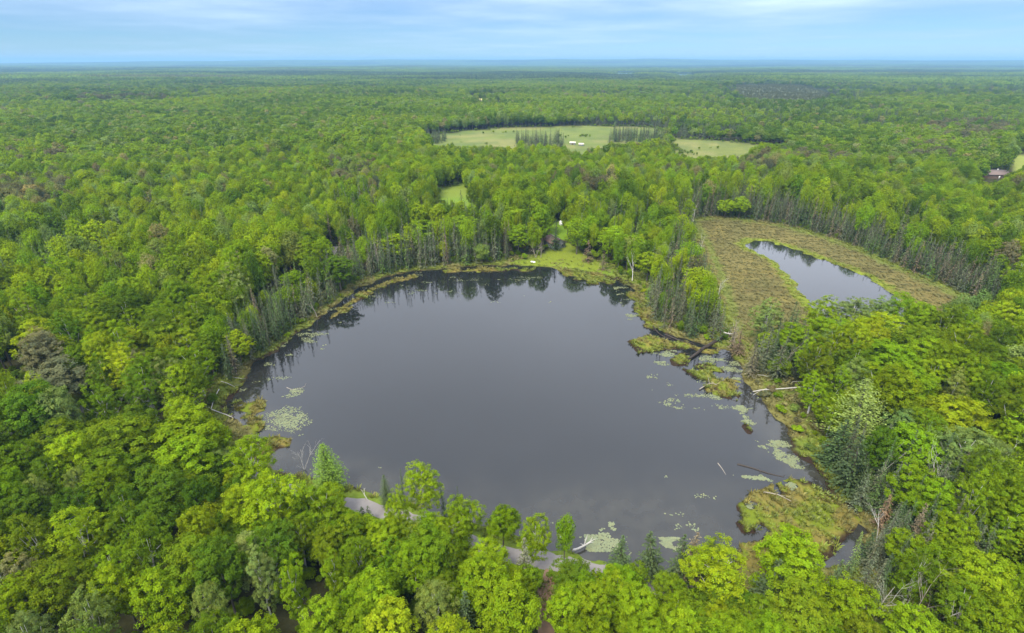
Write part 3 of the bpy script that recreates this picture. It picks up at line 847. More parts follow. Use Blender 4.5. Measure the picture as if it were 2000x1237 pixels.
# (top x, top y, crown width) in the photograph's pixels, kind, colour, height in metres
HEROES = [
 (115,812,95,'round','mid',14),(217,820,110,'wide','mid',15),(350,795,125,'round','bright',15),(350,850,100,'round','bright',14),(472,855,85,'oval','bright',13),
 (20,860,70,'round','mid',14),(210,870,90,'round','mid',14),(300,910,85,'wide','deep',14),(370,920,62,'round','deep',14),(135,905,46,'oval','olive',13),(52,925,46,'oval','olive',13),
 (133,985,95,'oval','lime',15),(225,980,62,'oval','mid',14),(280,985,80,'wide','deep',13),(370,990,65,'round','lime',14),(455,945,70,'round','bright',13),
 (45,1000,66,'oval','mid',14),(210,1095,78,'round','lime',14),(300,1110,88,'round','bright',14),(360,1055,90,'wide','mid',14),(392,1130,60,'oval','olive',14),
 (490,1066,58,'plume','pale',15),(560,1080,60,'plume','bright',15),(640,1072,60,'plume','lime',15),(620,1165,85,'round','bright',14),(475,1200,98,'round','lime',14),
 (22,1200,80,'oval','pale',14),(150,1160,85,'oval','olive',14),(290,1215,80,'round','bright',13),(695,1120,80,'round','bright',14),(510,1000,60,'oval','mid',12),
 (575,1010,60,'oval','mid',11),(640,1020,60,'round','mid',11),(700,1045,56,'oval','mid',11),(85,1090,90,'wide','mid',14),(420,1030,60,'oval','mid',14),
 (822,900,70,'oval','bright',13.5),(772,950,50,'oval','lime',13),(902,965,68,'oval','bright',12),(983,978,60,'round','bright',11),
 (1045,1006,62,'oval','bright',12),(1107,1003,38,'oval','bright',10.5),(951,1060,70,'round','lime',8),(948,1090,92,'round','lime',12),(993,1135,112,'round','bright',13),
 (804,1052,75,'oval','bright',13),(828,1034,92,'round','mid',13),(720,1118,100,'round','bright',14),(755,1185,100,'round','lime',13),(845,1130,80,'oval','olive',13),(700,1207,90,'wide','bright',12),
 (1102,1155,62,'round','lime',11),(1157,1140,72,'round','bright',11),(1213,1105,72,'round','bright',9),(1248,1101,44,'round','mid',7),(1252,1147,82,'round','bright',12),
 (1315,1115,60,'round','mid',9),(1325,1165,62,'oval','bright',11),(1118,1112,80,'wide','deep',6),(880,1050,50,'oval','mid',11),(1160,1200,80,'round','bright',12),(1270,1205,80,'round','bright',12),
 (1412,1062,105,'oval','lime',13),(1562,1045,110,'round','bright',13),(1671,1130,100,'round','bright',13),(1580,1160,110,'wide','mid',12),(1811,1075,72,'oval','mid',13),
 (1807,901,80,'round','bright',14),(1838,930,70,'round','bright',13),(1805,825,90,'round','bright',14),(1895,835,110,'oval','pale',14),(1955,850,75,'oval','pale',14),
 (1878,1006,80,'round','bright',13),(1881,1055,90,'round','bright',13),(1935,1078,110,'round','bright',14),(1975,1175,100,'round','lime',13),(1912,1140,90,'oval','mid',13),
 (1335,1192,80,'round','lime',11),(1440,1192,90,'round','bright',11),(1525,1205,80,'round','bright',11),(1620,1212,80,'round','bright',11),(1705,1200,84,'round','mid',12),(1800,1190,84,'round','bright',12),
 (1527,698,40,'oval','bright',6),(1559,631,66,'round','bright',12),(1506,585,60,'oval','pale',13),(1615,578,60,'oval','bright',13),(1678,575,66,'oval','pale',13),(1730,582,60,'oval','pale',13),
 (1632,617,75,'round','bright',13),(1723,606,90,'round','lime',13),(1772,568,62,'oval','bright',13),(1755,659,92,'round','bright',14),(1840,660,80,'round','bright',14),(1678,673,70,'oval','mid',13),
 (1783,711,100,'round','bright',14),(1880,765,110,'round','lime',14),(1960,700,90,'round','bright',14),(1600,730,60,'oval','bright',11),(1640,770,60,'oval','bright',11),
 (455,645,56,'round','lime',10.5),(66,617,88,'round','lime',15),(115,648,38,'oval','lime',14),(241,635,62,'round','lime',14),(300,670,80,'round','mid',14),
 (567,526,50,'round','bright',12),(556,557,48,'oval','mid',11),(655,496,62,'round','deep',14),(511,565,28,'oval','lime',9),(340,705,52,'round','bright',13),(90,712,115,'wide','brown',13),
 (600,450,60,'round','deep',14),(1130,420,46,'oval','bright',17),(1012,435,42,'round','bright',14),(770,455,66,'round','lime',12),(825,425,66,'round','bright',14),(862,470,28,'oval','lime',9),
 (897,418,70,'round','mid',15),(940,474,30,'oval','olive',9),(997,400,60,'round','bright',15),(1200,440,60,'round','bright',13),(1245,455,50,'oval','bright',13),(1270,490,46,'round','bright',12),
 (1422,387,34,'round','lime',12),(1450,382,36,'round','lime',12),(1310,420,50,'oval','bright',13),(1350,470,50,'oval','bright',13),(1365,520,56,'oval','lime',13),(1395,560,40,'oval','mid',12),
 # conifers
 (630,862,62,'cedar','deep',11.5),(750,928,26,'cedar','dark',7.5),(781,914,16,'spire','dark',9),(865,940,18,'spire','dark',9),(893,947,16,'spire','dark',9),
 (1026,1048,46,'spruce','grey',12),(1217,1048,50,'spruce','dark',8),(1283,1038,56,'spruce','dark',9.5),(1338,1046,50,'spruce','dark',10),(1357,1038,48,'spruce','rust',10.5),(1392,1042,46,'cedar','dark',9),
 (1700,745,100,'pine','olive',17),(1690,850,64,'spruce','dark',13),(1650,820,60,'spruce','dark',11),(1700,925,36,'larch','grey',12),(1760,900,36,'spire','grey',13),(1782,890,32,'spire','dark',13),
 (1878,895,34,'spire','dark',12),(1900,885,34,'spire','rust',12),(1832,1005,34,'spire','grey',12),(1845,985,32,'spire','dark',12),(1690,1042,30,'spire','olive',9),(1640,1085,40,'spruce','dark',11),
 (1662,1072,36,'spruce','dark',11),(1712,1078,36,'spruce','grey',12),(1735,1090,36,'larch','grey',12),(1755,1085,30,'spire','dark',11),(1520,1085,60,'spruce','dark',10),
 (1510,640,36,'larch','grey',13),(1490,650,32,'larch','grey',12),(1535,655,34,'larch','grey',13),(1478,668,30,'larch','rust',11),(1450,640,26,'larch','rust',10),(1438,632,22,'larch','rust',8),
 (705,990,22,'spruce','dark',3.5),(718,988,20,'spruce','dark',4),(1085,545 - 118,24,'spruce','dark',14),(900,372,20,'spruce','dark',12),(1180,490,18,'spruce','rust',8),(1150,470,22,'spruce','rust',9),
 (760,1165,50,'spruce','rust',9),(905,1150,46,'spruce','dark',10),
]
ZC = [[(455,770),(520,690),(600,625),(700,550),(800,528),(990,512),(1000,495),(960,440),(700,460),(560,560),(430,700)],
      [(1245,600),(1290,650),(1430,680),(1445,640),(1405,520),(1350,425),(1320,430),(1290,520),(1265,570)],
      [(1340,430),(1450,428),(1660,482),(1850,565),(2010,630),(2010,540),(1860,490),(1650,420),(1450,380),(1330,395)],
      [(1660,1100),(1720,1060),(1660,960),(1620,900),(1700,900),(1830,930),(1930,1000),(1900,1130),(1760,1200),(1640,1170)],
      [(1440,705),(1470,670),(1560,665),(1560,730),(1500,745)]]
ZMEADOW = [[(1005,299),(1100,300),(1100,285),(1005,283)],[(1188,287),(1300,290),(1300,272),(1195,270)],[(812,286),(868,286),(872,274),(818,272)]]
ZDARK = G([(1380,168),(1700,164),(2050,166),(2050,200),(1800,204),(1620,212),(1440,205)])
ZPINE = [(-200,450),(180,455),(280,500),(250,590),(-200,600)]
ZBROWN = [(70,400,100,38),(95,770,75,50),(1900,275,110,34),(1800,312,75,22),(1480,345,60,22),(1600,330,90,16),(250,200,120,10),(1150,395,60,20),(700,360,70,26),(1330,365,40,16),(60,330,70,12)]

OPEN = [LAWN, YARD, MEADOW, MEADOW2, CLEARING, FIELD_FAR, FIELD_RIGHT]
def wetd(x, y): return np.minimum(sdf(LAKE, x, y), sdf(MARSH, x, y))

T = {k: [] for k in ('x', 'y', 'z', 'h', 'w', 'kind', 'col', 'hero')}
def put(x, y, z, h, w, kind, col, hero=False):
    for k, v in zip(('x', 'y', 'z', 'h', 'w', 'kind', 'col', 'hero'), (x, y, z, h, w, kind, col, hero)): T[k].append(v)
CONS = {'spruce', 'spire', 'larch', 'cedar', 'pine'}
for (px, py, wp, kind, col, h0) in HEROES:
    best = None
    for k in (1, .93, 1.07, .86, 1.14, .78, 1.22, .7, 1.3, .6, 1.4, 1.55, .5):
        h = h0 * k; z = 0.8
        for _ in range(3):
            q = P(px, py, z + h); z = tz(*q)
        d = float(wetd(np.array([q[0]]), np.array([q[1]]))[0])
        if d > 0.8: best = (q, z, h); break
    if best is None: continue
    q, z, h = best
    _, _, dep = proj(q[0], q[1], z + h * .6)
    put(q[0], q[1], z, h, wp * float(dep) / FPX * (1.18 if kind not in ('spire',) else 1.0), kind, col, True)
NH = len(T['x'])
hx, hy, hw = (np.array(T[k]) for k in ('x', 'y', 'w'))

def jitter_grid(x0, x1, y0, y1, s, rng, jit=0.42):
    xs = np.arange(x0, x1, s); ys = np.arange(y0, y1, s * 0.9)
    X, Y = np.meshgrid(xs, ys); X = X + (np.arange(len(ys)) % 2)[:, None] * s / 2
    return (X + rng.uniform(-jit, jit, X.shape) * s).ravel(), (Y + rng.uniform(-jit, jit, X.shape) * s).ravel()
def keep_view(x, y, z, h, w):
    """True where a tree of this size would not stand in front of what the photograph shows open"""
    ok = np.ones(len(x), bool)
    _, _, dep = proj(x, y, z + h * .6)
    hw_ = 0.5 * w * FPX / np.maximum(dep, 1)
    for fz, fx in ((1.0, 0), (.92, -.45), (.92, .45), (.75, -.85), (.75, .85), (.55, -.95), (.55, .95), (.5, 0), (.25, 0), (0.02, 0)):
        px, py, _ = proj(x, y, z + h * fz)
        px = px + fx * hw_
        for kp in KEEP:
            ok &= ~inside(kp, px, py)
    return ok
def in_zones(zs, px, py):
    r = np.zeros(len(px), bool)
    for z_ in zs: r |= inside(z_, px, py)
    return r
def brown_zone(px, py):
    r = np.zeros(len(px))
    for a, b, c, d in ZBROWN: r = np.maximum(r, 1 - sstep(.5, 1.1, np.hypot((px - a) / c, (py - b) / d)))
    return r

# near forest, one by one
rng = np.random.default_rng(21)
x, y = jitter_grid(-340, 400, 22, 470, 4.7, rng)
z = terrain(x, y); r = np.hypot(x, y)
px, py, dep = proj(x, y, z); tx, ty, _ = proj(x, y, z + 13)
d = wetd(x, y)
ok = (dep > 5) & (px > -260) & (px < 2260) & (ty < 1330) & (r < 465) & (d > 5.0 + 6 * (fbm(x / 12, y / 12, 7, 2) - .4))
ok &= (segdist(ROAD, x, y, False) > 3.9) & (segdist(PATH, x, y, False) > 2.9) & (segdist(DRIVE, x, y, False) > 3.2)
for pl in OPEN:
    if pl is not CLEARING: ok &= ~inside(pl, x, y)
for i in range(NH): ok &= np.hypot(x - hx[i], y - hy[i]) > 0.40 * hw[i] + 1.7
x, y, z, px, py, d, r = (v[ok] for v in (x, y, z, px, py, d, r))
n = len(x)
u = rng.random(n); u2 = rng.random(n)
zone = in_zones(ZC, px, py)
con = np.where(zone & (d < 26), u < 0.72, u < 0.08 + 0.5 * sstep(.60, .70, fbm(x / 60, y / 60, 33, 3)))
con |= inside(ZPINE, px, py) & (u < .75)
h = rng.uniform(10, 15.5, n) * (0.72 + 0.6 * fbm(x / 45, y / 45, 77, 2)); w = np.maximum(h, 10) * rng.uniform(.40, .63, n)
h = np.where(con, rng.uniform(9, 13.5, n), h); w = np.where(con, rng.uniform(2.6, 4.4, n), w)
w = np.where(con & inside(ZPINE, px, py), rng.uniform(3.2, 4.6, n), w)
tall = inside([(690,530),(1010,522),(1230,540),(1260,470),(1340,440),(1600,470),(1620,380),(1200,390),(680,430)], px, py)
h = np.where(tall, h * 1.28, np.where((r > 170) & (r < 320), h * 1.12, h))
ok = keep_view(x, y, z, h, w)
# a lower tree may still fit
sh = ~ok
h2 = h * .55; w2 = w * .62
ok2 = sh & keep_view(x, y, z, h2, w2)
h = np.where(ok2, h2, h); w = np.where(ok2, w2, w); ok |= ok2
pat = fbm(x / 48 + 9, y / 48, 15, 3); brz = brown_zone(px, py)
KB = ['round', 'oval', 'wide', 'plume']; KC = ['spruce', 'spire', 'larch']
for i in np.nonzero(ok)[0]:
    if con[i]:
        c = rng.choice(['dark', 'grey', 'rust', 'fresh'], p=[.34, .40, .14, .12] if zone[i] else [.6, .2, .04, .16])
        if inside(ZPINE, px[i:i+1], py[i:i+1])[0]: c = 'fresh' if u2[i] < .6 else 'deep'
        put(x[i], y[i], z[i], h[i], w[i], KC[int(u2[i] * 2.999)], c)
    else:
        p_ = pat[i] - .5
        pr = np.array([.16 + .7 * max(p_, 0), .40, .25 - .4 * min(p_, 0), .08 - .8 * min(p_, 0), .05, .06, .018, .004])
        pr = np.clip(pr, .004, None); pr /= pr.sum()
        c = rng.choice(['lime', 'bright', 'mid', 'deep', 'olive', 'pale', 'tan', 'brown'], p=pr)
        if rng.random() < brz[i] * .8: c = rng.choice(['brown', 'olive', 'tan', 'grey'], p=[.42, .33, .1, .15])
        put(x[i], y[i], z[i], h[i], w[i], KB[int(rng.choice([0, 1, 2, 3], p=[.26, .44, .09, .21]))], c)
# slender conifers crowding the wet edges
rng = np.random.default_rng(22)
x, y = jitter_grid(-130, 300, 60, 320, 2.4, rng)
z = terrain(x, y); px, py, dep = proj(x, y, z); d = wetd(x, y)
ok = in_zones(ZC, px, py) & (d > 1.6) & (d < 17 + 8 * (fbm(x / 20, y / 20, 6, 2) - .5)) & (px > -60) & (px < 2060)
for pl in (LAWN, YARD): ok &= ~inside(pl, x, y)
x, y, z = x[ok], y[ok], z[ok]; n = len(x)
h = rng.uniform(7.5, 14, n); w = rng.uniform(2.3, 3.9, n)
px, py, _ = proj(x, y, z)
h = np.where(inside([(690,530),(1010,522),(1230,540),(1260,470),(1340,440),(1600,470),(1620,380),(1200,390),(680,430)], px, py), h * 1.22, h)
thin = inside(ZC[1], px, py) & (rng.random(n) < .4); h = np.where(thin, 0.1, h)
ok = keep_view(x, y, z, h, w)
for i in np.nonzero(ok)[0]:
    if h[i] < 1 or np.hypot(x[i] - hx, y[i] - hy).min() < 1.5: continue
    put(x[i], y[i], z[i], h[i], w[i], rng.choice(KC, p=[.42, .25, .33]), rng.choice(['dark', 'grey', 'rust', 'fresh'], p=[.46, .32, .08, .14]))
# young trees and bushes on the camera side of the road
x, y = jitter_grid(-110, 90, 40, 120, 2.2, rng)
o_ = np.argsort(ROAD[:, 0]); yr = np.interp(x, ROAD[o_, 0], ROAD[o_, 1])
z = terrain(x, y); px, py, dep = proj(x, y, z)
ok = (dep > 5) & (y < yr - 2.2) & (segdist(ROAD, x, y, False) > 2.4) & (segdist(ROAD, x, y, False) < 15) & (segdist(PATH, x, y, False) > 2.4) & (px > -100) & (px < 2000) & (py < 1420)
x, y, z = x[ok], y[ok], z[ok]; n = len(x)
h = rng.uniform(5, 10, n); w = h * rng.uniform(.5, .72, n); ok = keep_view(x, y, z, h, w)
h2, w2 = h * .55, w * .6; ok2 = ~ok & keep_view(x, y, z, h2, w2); h = np.where(ok2, h2, h); w = np.where(ok2, w2, w); ok |= ok2
for i in np.nonzero(ok)[0]:
    if np.hypot(x[i] - hx, y[i] - hy).min() < 1.6: continue
    put(x[i], y[i], z[i], h[i], w[i], rng.choice(['oval', 'round', 'plume'], p=[.5, .35, .15]), rng.choice(['lime', 'bright', 'mid', 'deep', 'olive'], p=[.16, .4, .3, .08, .06]))
# conifer clumps in the meadow
for zz in ZMEADOW:
    g = G(zz); x, y = jitter_grid(g[:, 0].min(), g[:, 0].max(), g[:, 1].min(), g[:, 1].max(), 4.6, rng, 1.2)
    ok = inside(g, x, y); x, y = x[ok], y[ok]; z = terrain(x, y)
    for i in range(len(x)): put(x[i], y[i], z[i], rng.uniform(6, 14), rng.uniform(3, 5), rng.choice(['spruce', 'spruce', 'larch']), rng.choice(['dark', 'grey', 'fresh'], p=[.55, .25, .2]))

TX, TY, TZ, TH, TW = (np.array(T[k], float) for k in ('x', 'y', 'z', 'h', 'w'))
TK = np.array(T['kind']); TC = np.array(T['col']); TCON = np.array([k in CONS for k in TK])
cxp, cyp, cdep = proj(TX, TY, TZ + TH * .62)
topx, topy, _ = proj(TX, TY, TZ + TH * .96)
score = TW * TH / cdep ** 2
inframe = (cxp > 4) & (cxp < 1996) & (topy < 1222) & (topy > 0)
score = np.where(inframe, score, -1)
single = np.zeros(len(TX), bool)
for m_ in (TCON, ~TCON):
    ids = np.nonzero(m_ & inframe)[0]
    ids = ids[np.argsort(-score[ids])][:300]
    single[ids] = True

# ------------------------------------------------------------------ names for places: what a tree stands next to
LAND = [(575,900,'the white leafless tree'),(630,910,'the cone-shaped cedar on the near bank'),(540,945,'the gravel road by the left bank'),(720,995,'the gravel road by the small spruces'),
 (822,950,'the tall maple on the near bank'),(985,1085,'the gravel road at the near bank'),(1065,1200,'the dirt path'),(1140,1070,'the white fallen log at the near bank'),
 (1283,1075,'the small spruces on the near bank'),(1283,1143,'the gravel road beyond the dirt path'),(1550,1010,'the rusty bog island'),(1490,1193,'the last bit of gravel road'),
 (1735,1020,'the white snag by the bog channel'),(1725,1140,'the white snag at bottom right'),(1640,930,'the bend of the right shore'),(1520,765,'the white log on the right shore'),
 (1700,800,'the big pine'),(1390,670,'the dark log dam'),(1600,545,'the marsh pond'),(1400,500,'the tawny marsh'),(1350,600,'the lake shore below the marsh'),(1250,560,'the far right lake corner'),
 (1093,475,'the brown-roofed cabin'),(1080,510,'the cabin lawn'),(900,520,'the far lake shore'),(720,550,'the far left lake corner'),(620,545,'the pinkish track'),(540,680,'the left lake shore'),
 (455,690,'the lone yellow-green shore tree'),(430,790,'the fallen branches on the left shore'),(335,670,'the white snag cluster'),(360,770,'the antler-shaped white snag'),(210,800,'the leaning pale birch'),
 (125,806,'the brown road gap at far left'),(90,740,'the brownish leafless patch'),(66,640,'the big yellow-green tree at far left'),(890,376,'the small bright clearing'),
 (150,520,'the young pine stand'),(300,600,'the left hillside woods'),(450,500,'the woods above the left shore'),(265,1085,'the grey twiggy tree'),(100,1000,'the left edge of the picture'),
 (60,1170,'the bottom left corner'),(300,950,'the dense lower left woods'),(500,1060,'the pale poplars'),(420,1180,'the bottom edge below the poplars'),(640,1180,'the bottom edge left of the path'),
 (850,1130,'the woods left of the path'),(1200,1200,'the woods right of the path'),(1400,1120,'the pale birch at the near bank'),(1600,1160,'the woods below the bog island'),(1850,960,'the woods right of the bog channel'),
 (1930,1120,'the bottom right corner'),(1900,850,'the pale birches at the right edge'),(1830,700,'the woods right of the pond'),(1960,600,'the right edge beyond the marsh'),(1550,660,'the leaning larches by the marsh'),
 (1700,450,'the tall edge behind the marsh'),(1850,420,'the hillside right of the marsh'),(1420,400,'the thin trunks above the marsh'),(1200,400,'the woods right of the cabin'),(1000,420,'the woods left of the cabin'),(800,430,'the woods above the far lake shore'),
 (1450,700,'the reedy inlet'),(1580,860,'the shrubby right bank')]
LA = np.array([(a, b) for a, b, _ in LAND], float)
ORD = ['first', 'second', 'third', 'fourth', 'fifth', 'sixth', 'seventh', 'eighth', 'ninth', 'tenth', 'eleventh', 'twelfth', 'thirteenth', 'fourteenth', 'fifteenth', 'sixteenth',
       'seventeenth', 'eighteenth', 'nineteenth', 'twentieth', 'twenty-first', 'twenty-second', 'twenty-third', 'twenty-fourth', 'twenty-fifth']
NUM = ['', 'one', 'two', 'three', 'four', 'five', 'six', 'seven', 'eight', 'nine', 'ten', 'eleven', 'twelve', 'thirteen', 'fourteen', 'fifteen', 'sixteen', 'seventeen', 'eighteen', 'nineteen', 'twenty']
def relate(px, py):
    k = int(np.argmin(np.hypot(LA[:, 0] - px, (LA[:, 1] - py) * 1.3)))
    dx, dy = px - LA[k, 0], (py - LA[k, 1]) * 1.3
    if math.hypot(dx, dy) < 16: return 'at ' + LAND[k][2]
    if abs(dx) > abs(dy): return ('left of ' if dx < 0 else 'right of ') + LAND[k][2]
    return ('above ' if dy < 0 else 'below ') + LAND[k][2]
def label_all(items):
    """items: list of (object, description, px, py). Adds place and, where still alike, the order from the left."""
    groups = {}
    for o, desc, px, py in items: groups.setdefault((desc, relate(px, py)), []).append((px, py, o))
    for (desc, rel), mem in groups.items():
        mem.sort(key=lambda t: t[0])
        for i, (_, _, o) in enumerate(mem):
            if len(mem) == 1: o['label'] = desc + ' ' + rel
            elif i == 0: o['label'] = 'leftmost ' + desc + ' ' + rel
            elif i == len(mem) - 1 : o['label'] = 'rightmost ' + desc + ' ' + rel
            else: o['label'] = ORD[min(i, 24)] + '-from-left ' + desc + ' ' + rel
FORM = {'round': 'round-crowned', 'oval': 'oval', 'wide': 'broad', 'plume': 'plume-topped', 'spruce': 'pointed', 'spire': 'spire-thin', 'larch': 'feathery', 'cedar': 'dense', 'pine': 'broad'}
NOUN = {'spruce': 'spruce', 'spire': 'spruce', 'larch': 'larch', 'cedar': 'cedar', 'pine': 'pine'}
BFI = {'round': [0, 3, 7], 'oval': [1, 5], 'wide': [2, 6], 'plume': [4]}
CFI = {'spruce': [0], 'spire': [1, 5], 'larch': [2], 'cedar': [3], 'pine': [4]}
rng = np.random.default_rng(31)
items = []
def tint_of(c, k=0.14, n=None):
    b = np.array(PAL[c][0]); f = 1 + float(np.clip(k * rng.normal(), -.2, .2)); h_ = 1 + 0.06 * rng.normal()
    return np.clip(b * f * np.array([h_, 1, 1]), 0.004, 0.6)
for i in np.nonzero(single)[0]:
    k = TK[i]
    if TCON[i]:
        tr, cr = CF_FINE[int(rng.choice(CFI[k]))]; s = (TW[i] / CW, TW[i] / CW, TH[i] / CH); nm = NOUN[k] + '_tree'
    else:
        tr, cr = BL_FINE[int(rng.choice(BFI[k]))]; s = (TW[i] / BW, TW[i] / BW * rng.uniform(.9, 1.1), TH[i] / BH); nm = 'broadleaf_tree'
    root = empty(nm, (TX[i], TY[i], TZ[i]), rng.random() * 6.28)
    if TCON[i]:
        root.rotation_euler[0] = rng.normal() * .03; root.rotation_euler[1] = rng.normal() * .03
    root.scale = s
    tro = link('trunk', tr, root); cro = link('crown', cr, root)
    cro['tint'] = [float(v) for v in tint_of(TC[i])]
    root['category'] = 'tree'
    root['group'] = 'conifers around the lake' if TCON[i] else 'broadleaf trees around the lake'
    size = 'tall ' if TH[i] > 14.2 else ('small ' if TH[i] < (8.5 if not TCON[i] else 8) else '')
    noun = NOUN[k] if TCON[i] else 'broadleaf tree'
    items.append((root, size + PAL[TC[i]][1] + ' ' + FORM[k] + ' ' + noun, cxp[i], cyp[i]))
label_all(items)

# the rest of the near forest and everything out to the middle distance
def coll(mask, fine_r=380):
    ids = np.nonzero(mask)[0]
    pts = np.stack([TX[ids], TY[ids], TZ[ids]], 1)
    n = len(ids); rot = np.zeros((n, 3)); rot[:, 2] = rng.random(n) * 6.28
    sc = np.zeros((n, 3)); idx = np.zeros(n, int); tint = np.zeros((n, 3))
    B1 = {'round': [0, 4], 'oval': [1], 'wide': [2, 5], 'plume': [3]}; C1 = {'spruce': [0], 'spire': [1, 3], 'larch': [2], 'cedar': [0], 'pine': [2]}
    for j, i in enumerate(ids):
        if TCON[i]:
            sc[j] = (TW[i] / CW, TW[i] / CW, TH[i] / CH); idx[j] = PID[('c1', int(rng.choice(C1[TK[i]])))]
        else:
            sc[j] = (TW[i] / BW, TW[i] / BW, TH[i] / BH); idx[j] = PID[('b1', int(rng.choice(B1[TK[i]])))]
        tint[j] = tint_of(TC[i])
    return [pts, rot, sc, idx, tint]
bset = coll(~single & ~TCON); cset_ = coll(~single & TCON)

rng = np.random.default_rng(41)
PALV = np.array([PAL[k][0] for k in ('lime', 'bright', 'mid', 'deep', 'olive', 'pale', 'tan', 'brown')])
def mid_forest(r0, r1, s):
    x, y = jitter_grid(-r1 * .92, r1 * .92, r0 * .55, r1, s, rng)
    r = np.hypot(x, y); ok = (r >= r0) & (r < r1) & (np.abs(np.arctan2(x, y)) < math.radians(46))
    x, y = x[ok], y[ok]
    z = terrain(x, y); px, py, dep = proj(x, y, z)
    ok = np.ones(len(x), bool)
    for pl in OPEN + [BROWN_BOG]: ok &= ~inside(pl, x, y)
    x, y, z, px, py = (v[ok] for v in (x, y, z, px, py))
    n = len(x); u = rng.random(n)
    wet = fbm(x / 420 + 4, y / 230, 55, 3) + .05 * sstep(800, 1500, np.hypot(x, y))                     # low wet ground carries dark conifers
    con = u < 0.04 + 0.70 * sstep(.53, .60, wet)
    con |= inside(ZDARK, x, y) & (u < .85)
    h = np.where(con, rng.uniform(9, 13, n), rng.uniform(10, 16, n)) ; w = np.where(con, rng.uniform(2.8, 4.6, n), s * rng.uniform(1.15, 1.85, n))
    h = h * (0.68 + .64 * fbm(x / 150, y / 150, 78, 3))
    if r0 < 1000:
        ok = keep_view(x, y, z, h, w); x, y, z, px, py, h, w, con, wet = (v[ok] for v in (x, y, z, px, py, h, w, con, wet)); n = len(x)
    pat = fbm(x / 130, y / 130, 16, 3); u = rng.random(n) * .75 + .12 + (pat - .5) * 1.7 + (wet - .5) * .6
    sel = np.digitize(u, [.10, .42, .80, 1.05])                # lime bright mid deep
    sel = np.where(sel > 3, 3, sel)
    v = rng.random(n); sel = np.where(v < .06, 4, sel); sel = np.where((v > .06) & (v < .13), 5, sel); sel = np.where((v > .13) & (v < .155), 6, sel)
    bz = brown_zone(px, py); sel = np.where(rng.random(n) < bz * .4, 7, sel)
    tint = PALV[sel]
    ct = np.where((rng.random(n) < .72)[:, None], PAL['dark'][0], PAL['grey'][0])
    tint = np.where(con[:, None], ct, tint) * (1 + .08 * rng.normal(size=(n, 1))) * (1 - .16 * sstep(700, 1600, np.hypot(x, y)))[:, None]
    tint = np.clip(tint * np.stack([1 + .05 * rng.normal(size=n), np.ones(n), np.ones(n)], 1), .004, .6)
    idx = np.where(con, np.array([PID[('c2', k)] for k in range(3)])[rng.integers(0, 3, n)], np.array([PID[('b2', k)] for k in range(6)])[rng.integers(0, 6, n)])
    sc = np.where(con[:, None], np.stack([w / CW, w / CW, h / CH], 1), np.stack([w / BW, w / BW, h / BH], 1))
    rot = np.zeros((n, 3)); rot[:, 2] = rng.random(n) * 6.28
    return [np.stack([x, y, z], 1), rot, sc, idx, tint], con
def ext(a, b, m): 
    return [np.concatenate([p, q[m]]) for p, q in zip(a, b)]
for r0, r1, s in ((465, 1100, 5.9), (1100, 2300, 8.2)):
    b_, con = mid_forest(r0, r1, s)
    bset = ext(bset, b_, ~con); cset_ = ext(cset_, b_, con)
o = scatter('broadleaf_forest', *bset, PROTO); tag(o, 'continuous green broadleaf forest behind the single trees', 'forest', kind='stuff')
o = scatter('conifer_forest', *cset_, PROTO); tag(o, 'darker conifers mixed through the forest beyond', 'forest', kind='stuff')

# far forest: groups of trees out to the horizon
def far_forest(r0, r1, s, key):
    x, y = jitter_grid(-r1 * .92, r1 * .92, r0 * .55, r1, s, rng)
    r = np.hypot(x, y); ok = (r >= r0) & (r < r1) & (np.abs(np.arctan2(x, y)) < math.radians(46))
    x, y, r = x[ok], y[ok], r[ok]
    ok = ~inside(BROWN_BOG, x, y)
    for L in (FARLAKE1, FARLAKE2): ok &= sdf(L, x, y) > s * .3
    x, y, r = x[ok], y[ok], r[ok]
    z = terrain(x, y) - 1.0
    n = len(x)
    wet = fbm(x / 1500 + 4, y / 800, 56, 3); pat = fbm(x / 380, y / 260, 57, 3)
    k = sstep(.46, .62, wet)[:, None]
    tint = np.array(PAL['bright'][0]) * .55 + np.array(PAL['mid'][0]) * .45
    tint = tint * (1 - k) + np.array((0.095, 0.14, 0.040)) * k
    tint = tint * (0.48 + .72 * pat[:, None]) * (1 + .12 * rng.normal(size=(n, 1)))
    br = (sstep(.63, .72, fbm(x / 700 + 31, y / 400, 58, 3)) * .6)[:, None]
    tint = tint * (1 - br) + np.array((.12, .10, .06)) * br
    ix = np.where(wet > .58, 4, rng.integers(0, 4, n))
    idx = np.array([PID[(key, q)] for q in range(5)])[ix]
    rot = np.zeros((n, 3)); rot[:, 2] = rng.random(n) * 6.28
    sc = np.ones((n, 3)) * rng.uniform(.9, 1.2, (n, 1))
    return [np.stack([x, y, z], 1), rot, sc, idx, np.clip(tint, .004, .6)]
fa = far_forest(2300, 5200, 38, 'p1'); fb = far_forest(5200, 17000, 105, 'p2')
fset = [np.concatenate([p, q]) for p, q in zip(fa, fb)]
o = scatter('distant_forest', *fset, PROTO); tag(o, 'distant forest fading blue towards the horizon', 'forest', kind='stuff')
print('TREES', len(TX), single.sum(), len(bset[0]), len(cset_[0]), len(fset[0]))

